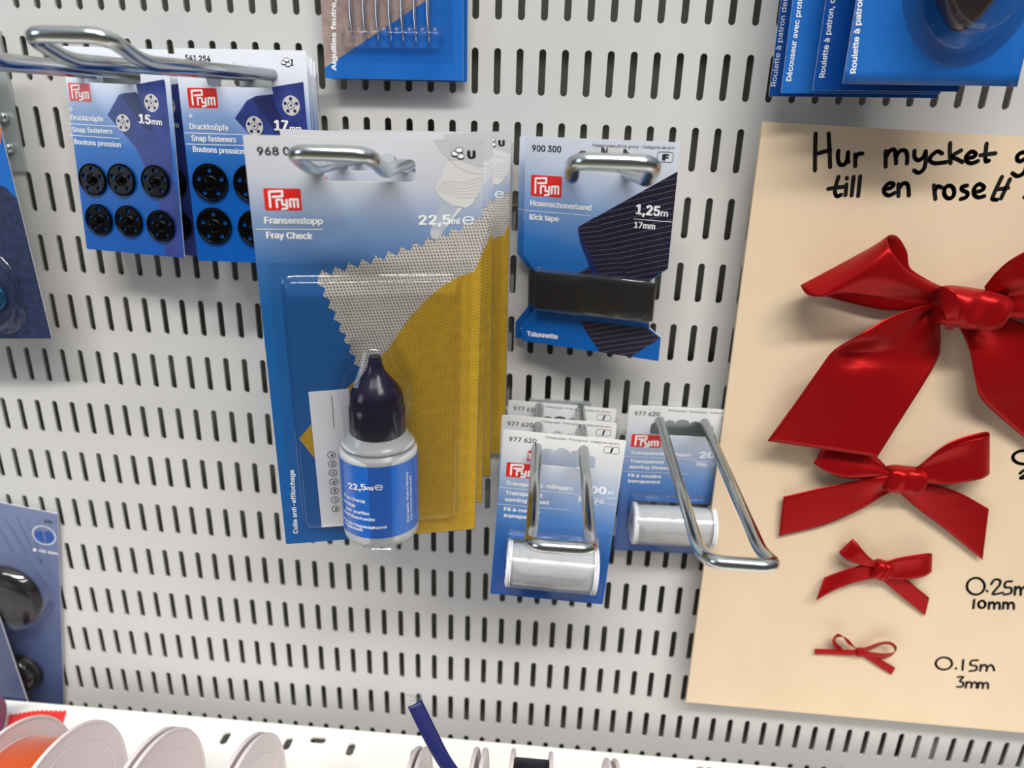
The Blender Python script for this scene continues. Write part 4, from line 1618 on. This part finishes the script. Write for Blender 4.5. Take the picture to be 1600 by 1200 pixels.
bm = new_bm()
q4 = [tl, bl, ext(bl, brr, 405), ext(tl, trr, 405)]
lpB = [(p.x - bc.x, p.y - bc.y) for p in q4]
plate(bm, [lpB], -2.2, 0.0, 0, 0)
obj('board_sheet', bm, BOARD_M, BOARD)
INK = mat('black_marker_ink', rgb(20, 19, 20), 0.6, spec=0.2)


def hand(strokes, ox, oy, k, width, part):
    """Marker strokes; each a list of points in a tracing grid of pitch 1/k photo pixels."""
    bm = new_bm()
    for st in strokes:
        pts = [at(ox + x * k, oy + y * k, BOARD_D) for x, y in st]
        p2 = [Vector((p.x - bc.x, p.y - bc.y)) for p in pts]
        if len(p2) > 2:
            out = []
            P = [p2[0]] + p2 + [p2[-1]]
            for i in range(1, len(P) - 2):
                for j in range(6):
                    t = j / 6
                    a_, b_, c_, d_ = P[i - 1], P[i], P[i + 1], P[i + 2]
                    out.append(0.5 * ((2 * b_) + (c_ - a_) * t + (2 * a_ - 5 * b_ + 4 * c_ - d_) * t * t + (3 * b_ - a_ - 3 * c_ + d_) * t ** 3))
            out.append(p2[-1])
            p2 = out
        stroke(bm, [(p.x, p.y) for p in p2], width, 0.06, n=8)
    return obj(part, bm, INK, BOARD)


def ell(cx, cy, rx, ry, a0=-2.2, turns=1.02, n=16):
    return [(cx + rx * math.cos(a0 - 2 * PI * turns * i / n), cy + ry * math.sin(a0 - 2 * PI * turns * i / n)) for i in range(n + 1)]


hand([[(297, 115), (294, 230), (293, 345)], [(378, 115), (385, 230), (388, 324)], [(300, 242), (388, 218)],
      [(440, 222), (436, 265), (447, 305), (472, 310), (492, 285), (500, 232)], [(500, 232), (498, 270), (503, 292)], [(545, 245), (545, 318)], [(545, 275), (560, 245), (590, 240)],
      [(735, 225), (735, 322)], [(735, 268), (758, 225), (788, 216), (797, 250), (800, 302)], [(800, 262), (822, 225), (858, 222), (870, 255), (868, 302)],
      [(915, 222), (916, 262), (938, 282), (970, 262), (985, 225)], [(985, 225), (985, 290), (972, 338), (940, 360), (912, 345)],
      [(1088, 240), (1058, 226), (1020, 255), (1010, 282), (1038, 300), (1080, 298), (1117, 292)],
      [(1138, 175), (1136, 240), (1141, 300)], [(1206, 220), (1150, 256), (1182, 275), (1216, 293)],
      [(1243, 268), (1282, 262), (1298, 242), (1272, 227), (1240, 255), (1240, 285), (1270, 301), (1312, 286)],
      [(1366, 178), (1358, 250), (1362, 288), (1380, 284)], [(1328, 250), (1420, 238)],
      [(1625, 238), (1590, 232), (1560, 252), (1558, 278), (1580, 288), (1615, 262)], [(1615, 262), (1612, 330), (1590, 368), (1555, 380), (1527, 362)]], 1200, 180, 0.25, 1.75, 'handwriting')
hand([[(440, 385), (418, 470), (430, 506), (457, 497)], [(376, 460), (468, 447)], [(490, 432), (484, 500)], [(492, 392), (493, 396)], [(535, 385), (522, 502)], [(576, 383), (563, 505)],
      [(722, 462), (765, 455), (785, 432), (758, 424), (728, 455), (728, 487), (755, 502), (792, 485)], [(815, 430), (815, 505)], [(815, 462), (842, 428), (868, 428), (878, 460), (880, 502)],
      [(1036, 438), (1046, 524)], [(1041, 478), (1058, 445), (1085, 452)], ell(1132, 480, 32, 40), [(1244, 440), (1212, 448), (1214, 468), (1246, 486), (1238, 512), (1204, 524)],
      [(1284, 482), (1330, 472), (1350, 450), (1320, 430), (1290, 455), (1286, 492), (1312, 514), (1352, 505)],
      [(1462, 385), (1404, 510), (1412, 526), (1432, 528)], [(1512, 400), (1456, 520)], [(1440, 462), (1500, 455)], [(1603, 512), (1606, 514)]], 1200, 180, 0.25, 1.75, 'handwriting')
hand([ell(899, 720, 36, 34), [(944, 738), (946, 741)], [(962, 712), (975, 694), (996, 695), (996, 715), (968, 752), (1010, 746)], [(1046, 700), (1022, 703), (1018, 724), (1042, 727), (1042, 748), (1014, 754)],
      [(1060, 722), (1058, 755)], [(1059, 736), (1074, 722), (1082, 734), (1082, 756)], [(1083, 736), (1098, 722), (1107, 734), (1108, 756)],
      [(893, 775), (889, 810)], ell(924, 794, 14, 15), [(954, 786), (952, 812)], [(953, 796), (966, 785), (974, 794), (974, 812)], [(975, 796), (988, 786), (996, 794), (996, 813)],
      [(1012, 786), (1010, 812)], [(1011, 796), (1022, 786), (1030, 794), (1030, 812)], [(1031, 796), (1044, 786), (1053, 794), (1054, 813)]], 1180, 640, 0.3832, 1.35, 'handwriting')
hand([ell(769, 1035, 33, 25), [(817, 1054), (819, 1057)], [(848, 1020), (845, 1062)], [(908, 1022), (882, 1024), (878, 1041), (900, 1045), (900, 1062), (874, 1066)],
      [(920, 1040), (917, 1065)], [(919, 1052), (934, 1040), (944, 1050), (943, 1066)], [(945, 1052), (960, 1041), (970, 1050), (974, 1064)],
      [(826, 1090), (848, 1090), (834, 1106), (848, 1114), (844, 1129), (822, 1130)], [(862, 1110), (858, 1134)], [(860, 1120), (872, 1110), (882, 1118), (880, 1134)], [(882, 1120), (895, 1111), (903, 1119), (902, 1135)],
      [(912, 1112), (908, 1135)], [(910, 1121), (920, 1112), (928, 1119), (927, 1136)], [(929, 1121), (941, 1113), (949, 1120), (948, 1137)]], 1180, 640, 0.3832, 1.3, 'handwriting')
hand([ell(1200, 1070, 50, 30), [(1182, 1142), (1200, 1128), (1212, 1140), (1184, 1163), (1215, 1160)]], 1180, 340, 0.35, 1.6, 'handwriting')

# ------------------------------------------------------------------ satin bows
SATIN = mat('red_satin', rgb(152, 14, 19), 0.33, 0.38, spec=0.4, sheen=0.12, aniso=0.5)
_s = SATIN.node_tree.nodes['Principled BSDF']
_s.inputs['Sheen Tint'].default_value = (1.0, 0.35, 0.3, 1)
_s.inputs['Sheen Roughness'].default_value = 0.35
_s.inputs['Specular Tint'].default_value = (1.0, 0.30, 0.24, 1)
_tcx = N(SATIN, 'ShaderNodeTexCoord')
_nz = N(SATIN, 'ShaderNodeTexNoise')
_nz.inputs['Scale'].default_value = 2600
lk(SATIN, _tcx.outputs['Object'], _nz.inputs['Vector'])
_bp = N(SATIN, 'ShaderNodeBump')
_bp.inputs['Strength'].default_value = 0.12
_bp.inputs['Distance'].default_value = 0.0002
lk(SATIN, _nz.outputs['Fac'], _bp.inputs['Height'])
lk(SATIN, _bp.outputs[0], _s.inputs['Normal'])


def spline(P, n):
    """Resample a list of vectors with a Catmull-Rom curve into n + 1 points."""
    Q = [P[0] * 2 - P[1]] + P + [P[-1] * 2 - P[-2]]
    m = len(P) - 1
    out = []
    for k in range(n + 1):
        t = m * k / n
        i = min(int(t), m - 1)
        t -= i
        a, b, c, d = Q[i], Q[i + 1], Q[i + 2], Q[i + 3]
        out.append(0.5 * ((2 * b) + (c - a) * t + (2 * a - 5 * b + 4 * c - d) * t * t + (3 * b - a - 3 * c + d) * t ** 3))
    return out


class Bow:
    def __init__(self, label, px, py):
        p = at(px, py, BOARD_D)
        self.o = W(p.x, p.y, BOARD_D)
        self.root = thing('satin_bow', label, 'bow', self.o, None, 'red satin bows on the beige board')

    def ribbon(self, name, A, Bq, n=44, m=14, fold=None, thick=0.25, label=None):
        """Ribbon strip between two edges, each a list of (pixel x, pixel y, height over the board)."""
        ea = spline([at(x, y, BOARD_D + h) for x, y, h in A], n)
        eb = spline([at(x, y, BOARD_D + h) for x, y, h in Bq], n)
        bm = new_bm()
        g = []
        for i in range(n + 1):
            row = []
            for j in range(m + 1):
                v = j / m
                p = ea[i] * (1 - v) + eb[i] * v
                if fold:
                    p = p + Vector((0, 0, fold(i / n, v)))
                row.append(bm.verts.new(W(*p) - self.o))
            g.append(row)
        for i in range(n):
            for j in range(m):
                bm.faces.new((g[i][j], g[i + 1][j], g[i + 1][j + 1], g[i][j + 1]))
        o = obj(name, bm, SATIN, self.root, True)
        s = o.modifiers.new('thickness', 'SOLIDIFY')
        s.thickness = thick / 1000
        s.offset = 0
        if label:
            tag(o, label)
        return o

    def knot(self, x0, y0, x1, y1, h0, h1, tilt=0.0, twist=0.25):
        """Wrapped knot: a pinched cushion with soft diagonal grooves."""
        c = at((x0 + x1) / 2, (y0 + y1) / 2, BOARD_D + (h0 + h1) / 2)
        a = at(x0, (y0 + y1) / 2, BOARD_D + h1 * .7)
        b = at(x1, (y0 + y1) / 2, BOARD_D + h1 * .7)
        t = at((x0 + x1) / 2, y0, BOARD_D + h1 * .7)
        d = at((x0 + x1) / 2, y1, BOARD_D + h1 * .7)
        hw, hh, hd = (b.x - a.x) / 2, (t.y - d.y) / 2, (h1 - h0) / 2
        bm = new_bm()
        n, m = 28, 30
        rows = []
        for i in range(n + 1):
            u = -1 + 2 * i / n
            prof = (1 - abs(u) ** 5 * 0.16)
            row = []
            for j in range(m):
                a_ = 2 * PI * j / m
                ca, sa = math.cos(a_), math.sin(a_)
                rr = (abs(ca) ** 3.2 + abs(sa) ** 3.2) ** (-1 / 3.2)
                g = 1 + 0.06 * math.sin(5.0 * u + 1.6 * sa * 2.2 + twist * 6) * (1 if ca > -0.2 else 0) + 0.05 * math.sin(9 * u - 2.1 * sa)
                p = Vector((c.x + u * hw + 0.12 * hw * sa * twist, c.y + sa * hh * rr * prof * (1 - 0.05 * g), c.z + ca * hd * rr * prof * g))
                q = Vector((p.x - c.x, p.y - c.y))
                ct, st = math.cos(tilt), math.sin(tilt)
                p.x, p.y = c.x + q.x * ct - q.y * st, c.y + q.x * st + q.y * ct
                row.append(bm.verts.new(W(*p) - self.o))
            rows.append(row)
        for p, q in zip(rows[:-1], rows[1:]):
            for j in range(m):
                bm.faces.new((p[j], p[(j + 1) % m], q[(j + 1) % m], q[j]))
        bm.faces.new(rows[0])
        bm.faces.new(rows[-1])
        bmesh.ops.recalc_face_normals(bm, faces=bm.faces)
        return obj('knot', bm, SATIN, self.root, True)


def gather(amp, freq, ph, reach=0.55, at0=True):
    """Gathers that fan out of the knot and die away along the ribbon."""
    def f(u, v):
        w = max(0.0, 1 - (u if at0 else 1 - u) / reach)
        return amp * w * (1 - 0.3 * w) * math.sin(2 * PI * freq * v + ph + 2.5 * u) * math.sin(PI * v) ** 0.5
    return f


big = Bow('largest red satin bow, top of the beige board', 1510, 480)
big.ribbon('loop',
           [(1466, 478, 9), (1425, 472, 15), (1370, 464, 19), (1318, 459, 20), (1284, 464, 20), (1261, 460, 16), (1251, 446, 10), (1260, 450, 5), (1300, 466, 3), (1380, 484, 4), (1440, 482, 5), (1470, 474, 6)],
           [(1468, 446, 11), (1444, 437, 17), (1415, 420, 23), (1392, 390, 25), (1386, 372, 18), (1392, 367, 12), (1404, 371, 7), (1417, 393, 5), (1422, 418, 5), (1448, 436, 5), (1472, 448, 6)], 60, 16,
           lambda u, v: 2.2 * math.sin(PI * v) * math.exp(-((u - 0.22) / 0.2) ** 2) - 1.2 * math.sin(2 * PI * v) * math.exp(-(u / 0.25) ** 2))
big.ribbon('loop',
           [(1552, 492, 9), (1590, 498, 14), (1650, 500, 18), (1720, 492, 17), (1742, 480, 11), (1732, 470, 6), (1680, 490, 4), (1610, 496, 4), (1556, 488, 5)],
           [(1538, 448, 11), (1556, 426, 15), (1582, 404, 20), (1625, 382, 23), (1668, 366, 17), (1676, 362, 10), (1650, 372, 6), (1590, 412, 4), (1540, 450, 5)], 60, 18,
           lambda u, v: 2.6 * math.sin(2 * PI * 1.5 * v + 0.6) * math.sin(PI * v) * math.exp(-((u - 0.12) / 0.22) ** 2))
big.ribbon('tail',
           [(1480, 470, 9), (1440, 478, 13), (1380, 500, 17), (1320, 535, 18), (1280, 578, 17), (1240, 633, 14), (1199, 689, 11)],
           [(1484, 490, 8), (1470, 500, 7), (1469, 535, 4), (1466, 558, 4), (1446, 595, 9), (1410, 652, 13), (1371, 714, 14)], 60, 22,
           lambda u, v: (-5.2 * math.exp(-((u - 0.57) / 0.085) ** 2 - ((v - 0.24) / 0.24) ** 2)
                         + 2.6 * math.exp(-((u - 0.45) / 0.09) ** 2 - ((v - 0.10) / 0.22) ** 2)
                         - 3.2 * math.exp(-((v - 0.50) / 0.13) ** 2) * math.exp(-((u - 0.16) / 0.16) ** 2)
                         + 1.8 * math.exp(-((v - 0.78) / 0.16) ** 2) * math.exp(-((u - 0.30) / 0.2) ** 2)))
big.ribbon('tail',
           [(1495, 508, 6), (1512, 545, 8), (1522, 590, 10), (1532, 622, 9), (1562, 652, 6), (1612, 694, 4), (1660, 735, 3)],
           [(1555, 492, 5), (1590, 502, 9), (1640, 525, 12), (1690, 555, 12), (1740, 590, 9), (1780, 625, 6), (1815, 660, 4)], 50, 20,
           lambda u, v: 1.8 * math.sin(2 * PI * v + 1.0) * math.exp(-(u / 0.35) ** 2))
big.knot(1464, 449, 1562, 514, 3, 21, -0.10, 0.6)
big.ribbon('knot_wrap',
           [(1466, 452, 12), (1470, 447, 18), (1490, 455, 22.5), (1500, 478, 23), (1496, 502, 20), (1488, 516, 13), (1486, 514, 8)],
           [(1464, 475, 13), (1466, 478, 17), (1472, 484, 20), (1477, 494, 20), (1477, 506, 17), (1477, 514, 12), (1478, 512, 8)], 30, 10)

med = Bow('second largest red satin bow, below the left tail of the largest', 1410, 745)
med.ribbon('loop',
           [(1392, 742, 7), (1360, 745, 9), (1322, 746, 10), (1292, 737, 9), (1272, 724, 6), (1280, 730, 3), (1320, 747, 2), (1388, 748, 3)],
           [(1390, 735, 8), (1372, 716, 9), (1340, 696, 7), (1306, 688, 6.5), (1290, 692, 5), (1298, 690, 3), (1340, 700, 2.5), (1388, 736, 3)], 44, 12,
           lambda u, v: 1.0 * math.sin(2 * PI * v) * math.exp(-((u - 0.15) / 0.2) ** 2))
med.ribbon('loop',
           [(1434, 752, 7), (1475, 757, 11), (1510, 753, 13), (1536, 747, 12), (1546, 740, 8), (1538, 740, 3), (1490, 750, 2), (1436, 748, 3)],
           [(1432, 730, 8), (1470, 708, 12), (1505, 692, 14), (1533, 684, 13.5), (1546, 680, 9), (1536, 675, 3), (1482, 692, 2), (1432, 731, 3)], 50, 14,
           lambda u, v: -1.6 * math.sin(PI * v) * math.exp(-((u - 0.22) / 0.16) ** 2) + 1.0 * math.sin(2 * PI * v) * math.exp(-(u / 0.2) ** 2))
med.ribbon('tail',
           [(1398, 738, 6), (1370, 744, 7), (1333, 752, 6), (1280, 763, 4), (1224, 776, 3)],
           [(1402, 768, 5), (1375, 780, 6), (1340, 798, 5), (1285, 821, 2.5), (1217, 838, 2)], 40, 14,
           lambda u, v: 1.8 * math.sin(PI * (1.5 * v + 0.2)) * math.exp(-((u - 0.15) / 0.18) ** 2))
med.ribbon('tail',
           [(1425, 757, 5), (1460, 758, 6), (1500, 770, 5), (1545, 795, 3)],
           [(1402, 767, 4), (1430, 792, 4), (1475, 826, 3), (1535, 875, 2)], 40, 14,
           lambda u, v: 1.3 * math.sin(PI * (1.3 * v)) * math.exp(-((u - 0.1) / 0.2) ** 2))
med.knot(1384, 729, 1441, 770, 1.0, 11.5, -0.05, 0.35)

sml = Bow('small red satin bow third from the top, left of the 10mm note', 1374, 888)
sml.ribbon('loop',
           [(1372, 888, 5), (1345, 882, 7), (1322, 874, 7), (1311, 863, 4.5), (1318, 868, 2), (1345, 880, 1.2), (1372, 888, 1.5)],
           [(1374, 880, 5), (1362, 874, 7), (1345, 858, 7.5), (1332, 843, 5), (1338, 847, 2), (1356, 868, 1.2), (1374, 882, 1.5)], 36, 8)
sml.ribbon('loop',
           [(1382, 902, 5), (1405, 906, 7), (1440, 902, 8), (1455, 894, 5), (1448, 896, 2), (1405, 902, 1.2), (1380, 898, 1.5)],
           [(1382, 879, 5), (1405, 874, 7.5), (1440, 869, 8), (1456, 867, 5), (1448, 864.5, 2), (1405, 871, 1.2), (1380, 879, 1.5)], 36, 8,
           lambda u, v: -0.9 * math.sin(PI * v) * math.exp(-((u - 0.2) / 0.15) ** 2))
sml.ribbon('tail',
           [(1375, 879, 4), (1345, 883, 4.5), (1312, 893, 3.5), (1288, 902, 2.5)],
           [(1377, 902, 4), (1345, 908, 4.5), (1308, 920, 5), (1275, 938, 7)], 32, 8)
sml.ribbon('tail',
           [(1392, 896, 3), (1418, 907, 2.6), (1436, 921, 2), (1452, 934, 1.2)],
           [(1374, 903, 3), (1394, 920, 2.6), (1418, 940, 2), (1445, 962, 1.2)], 32, 8)
sml.knot(1364, 876, 1389, 905, 0.6, 8.0, -0.25, 0.4)

tiny = Bow('tiny red satin bow at the bottom of the beige board', 1344, 1018)


def strip(name, C, wv, n=40):
    """Narrow ribbon along a centre line of (x, y, height); wv gives half its width in (x, y, height)."""
    A = [(x - w[0], y - w[1], h + w[2]) for (x, y, h), w in zip(C, wv)]
    Bq = [(x + w[0], y + w[1], h - w[2]) for (x, y, h), w in zip(C, wv)]
    return tiny.ribbon(name, A, Bq, n, 4, None, 0.2)


strip('loop', [(1346, 1019, 3), (1330, 1008, 4), (1320, 996, 4.5), (1309, 993, 4), (1303, 1001, 3.2), (1310, 1012, 2.4), (1326, 1018, 2.0), (1344, 1019, 2)],
      [(1, 3.5, 0), (4, 1, 0.7), (3.5, 1.5, 0.9), (0.5, 2.6, 1.1), (2.4, 0.5, 1.1), (3.4, -2.0, 0.8), (0.5, 3, 0.4), (0, 3, 0)])
strip('loop', [(1342, 1018, 3), (1358, 1013, 3.5), (1375, 1006, 4), (1390, 1005, 4.2), (1399, 1012, 4), (1396, 1021, 3.4), (1382, 1025, 2.8), (1362, 1023, 2.2), (1342, 1019, 2)],
      [(0, 3, 0.2), (0.6, 3, 0.8), (0.4, 2.2, 1.2), (-1, 2.0, 1.2), (-2.0, 1.2, 1.2), (-1.2, 2.2, 1.1), (0.0, 3.8, 0.6), (0, 4, 0.2), (0, 3, 0)])
strip('tail', [(1346, 1018.5, 2.6), (1325, 1020, 2.4), (1300, 1018.5, 2.0), (1273, 1018, 1.6)], [(0.5, 4, 0), (0, 4, 0), (0, 4.2, 0), (0, 4.2, 0)], 20)
strip('tail', [(1340, 1017, 1.6), (1358, 1026, 1.6), (1376, 1037, 1.3), (1396, 1049, 1.0)], [(2, -3.4, 0), (2.6, -4.2, 0), (3, -5, 0), (3, -5.2, 0)], 20)
tiny.knot(1338, 1013, 1349, 1025, 0.6, 4.2, 0.1, 0.3)

# ------------------------------------------------------------------ ribbon reels on the shelf
REEL_M = mat('white_reel_plastic', rgb(228, 217, 219), 0.35, spec=0.45)
ORANGE = mat('orange_ribbon', rgb(196, 74, 2), 0.45, sheen=0.2)
NAVY_R = mat('navy_ribbon', rgb(28, 34, 90), 0.42, sheen=0.05, spec=0.3)
DARKNAVY_R = mat('dark_navy_ribbon', rgb(13, 14, 30), 0.5, spec=0.25)
WHITE_R = mat('white_ribbon', rgb(232, 232, 236), 0.5, sheen=0.2)
KX = 0.953


def reel(label, x0, x1, R, D0, rib, wound):
    """Ribbon reel lying on its rims: two flanges, a hub and the wound ribbon; axis along the panel."""
    xc = (x0 + x1) / 2
    root = thing('ribbon_reel', label, 'ribbon reel', W(xc, SHELF_U, D0), None, 'ribbon reels on the shelf')
    zc = R + 0.05
    for s, x in ((-1, x0), (1, x1)):
        bm = new_bm()
        t = 0.55
        lathe(bm, [(7, -t), (R - 1.8, -t), (R - 1.2, -0.9), (R - 0.3, -0.9), (R, -0.4), (R, 0.4), (R - 0.3, 0.9), (R - 1.2, 0.9), (R - 1.8, t), (R - 8, t), (R - 8.5, t + 0.25), (R - 9.0, t), (7, t), (7, -t)], 72, 'x', (x - xc, zc, 0), caps=False)
        f = sharp(obj('flange', bm, REEL_M, root, True), 25)
    bm = new_bm()
    lathe(bm, [(7.0, x0 - xc), (7.0, x1 - xc)], 36, 'x', (0, zc, 0), caps=False)
    lathe(bm, [(wound * 0.5, x0 - xc + 0.6), (wound * 0.5, x1 - xc - 0.6)], 48, 'x', (0, zc, 0), caps=False)
    obj('hub', bm, REEL_M, root, True)
    if rib:
        bm = new_bm()
        e0, e1 = x0 - xc + 0.7, x1 - xc - 0.7
        lathe(bm, [(wound * 0.52, e0), (wound - 0.4, e0), (wound, e0 + 0.5), (wound, e1 - 0.5), (wound - 0.4, e1), (wound * 0.52, e1)], 60, 'x', (0, zc, 0), caps=False)
        sharp(obj('wound_ribbon', bm, rib, root, True), 40)
    return root


def sx_(x):
    return 83.25 + (x - 83.25) * KX


RD = 129.0
RR = 45.7
reel('wide white reel of orange ribbon at the lower left corner', sx_(-160.5), sx_(-132), RR, RD, ORANGE, 37.5)
reel('narrow white reel standing next right of the orange ribbon reel', sx_(-93.2), sx_(-89.4), RR, RD, WHITE_R, 30)
reel('narrow white reel, third from the left on the shelf', sx_(-51), sx_(-47.2), RR - 1.2, RD - 4, WHITE_R, 30)
reel('narrow white reel standing just left of the upright navy ribbon end', sx_(27.0), sx_(30.4), RR - 3, RD - 8, WHITE_R, 30)
reel('slim white reel just left of the dark navy ribbon reel', sx_(55.4), sx_(59.6), RR - 2.0, RD - 8, WHITE_R, 30)
reel('wide white reel of dark navy ribbon at the bottom middle', sx_(73.2), sx_(91.4), RR - 2.0, RD - 9, DARKNAVY_R, 40.2)
reel('slim white reel standing right of the dark navy ribbon reel', sx_(118.5), sx_(122.4), RR - 2.8, RD - 10, WHITE_R, 30)
reel('slim white reel farthest right on the shelf', sx_(164.0), sx_(168.5), RR - 3.8, RD - 12, WHITE_R, 30)

# upright navy ribbon end with a frayed tip
P0 = at(668, 1150, 128)
o0 = W(*P0)
NR = thing('navy_ribbon_end', 'loose navy ribbon end standing up in front of the panel, bottom middle', 'ribbon', o0)
bm = new_bm()
ea = spline([at(637, 1104.5, 122), at(655, 1142, 125), at(680, 1188, 128), at(712, 1235, 130)], 24)
eb = spline([at(659, 1093, 119), at(682, 1140, 123), at(706, 1186, 127), at(742, 1235, 130)], 24)
g = [[bm.verts.new(W(*(a * (1 - j / 6) + b * (j / 6) + Vector((0, 0, 0.5 * math.sin(PI * j / 6))))) - o0) for j in range(7)] for a, b in zip(ea, eb)]
for r0, r1 in zip(g[:-1], g[1:]):
    for i in range(6):
        bm.faces.new((r0[i], r1[i], r1[i + 1], r0[i + 1]))
o = obj('ribbon_strip', bm, NAVY_R, NR, True)
s = o.modifiers.new('thickness', 'SOLIDIFY')
s.thickness = 0.00025
bm = new_bm()
for pts in ([(658, 1095, 119), (652, 1090, 120), (643, 1086, 121), (636, 1085.5, 121)], [(657, 1096, 119), (650, 1092, 120), (640, 1088, 121)], [(659, 1094, 119), (655, 1088, 119), (654, 1084, 119)], [(655, 1097, 119.5), (647, 1095, 120), (640, 1093, 121)], [(660, 1094, 119), (659, 1089, 119), (657, 1086, 119)]):
    tube(bm, [W(*at(x, y, d)) - o0 for x, y, d in pts], 0.00009, 5)
tag(obj('frayed_threads', bm, mat('frayed_fibre', rgb(120, 134, 160), 0.6), NR), 'thin frayed threads', None, None, 'stuff')

# red ribbon piece with a pinked edge, flat on the shelf
RF_M = mat('red_felt', rgb(226, 30, 22), 0.75, sheen=0.3)
a, b, c_, d_ = (at_u(x, y, SHELF_U + 0.4) for x, y in ((14, 1118), (104, 1112), (95, 1141), (10, 1152)))
o0 = W(a.x, SHELF_U, a.z)
bm = new_bm()
n = 26
top_ = []
for i in range(n + 1):
    p = a + (b - a) * (i / n)
    p = p + Vector((0, 0, -1.0 if i % 2 else 0.3))
    h = 0.3 + 1.6 * math.sin(PI * i / n) ** 2
    q = d_ + (c_ - d_) * (i / n)
    top_.append((W(p.x, SHELF_U + h, p.z) - o0, W((p.x + q.x) / 2, SHELF_U + h * 0.7 + .3, (p.z + q.z) / 2) - o0, W(q.x, SHELF_U + 0.3, q.z) - o0))
vs = [[bm.verts.new(v) for v in r] for r in top_]
for r0, r1 in zip(vs[:-1], vs[1:]):
    for k in range(2):
        bm.faces.new((r0[k], r0[k + 1], r1[k + 1], r1[k]))
o = obj('felt_piece', bm, RF_M)
o.location = o0
s = o.modifiers.new('thickness', 'SOLIDIFY')
s.thickness = 0.0005
s.offset = 1
tag(o, 'red felt piece with a pinked edge, flat on the shelf behind the orange reel', 'felt piece')

# plum ribbon coil at the very left
pc = at_u(-14, 1150, SHELF_U)
bm = new_bm()
lathe(bm, [(3, -6), (15.5, -6), (16, -5.4), (16, 5.4), (15.5, 6), (3, 6)], 48, 'x', (0, 16.1, 0), caps=False)
lathe(bm, [(3, -6), (3, 6)], 24, 'x', (0, 16.1, 0), caps=False)
o = obj('plum_ribbon_coil', bm, mat('plum_ribbon', rgb(104, 52, 88), 0.5, sheen=0.2), None, True)
sharp(o, 40)
o.location = W(pc.x, SHELF_U, 50)
tag(o, 'coil of plum ribbon on the shelf, cut off at the left edge', 'ribbon')
bpy.context.view_layer.update()
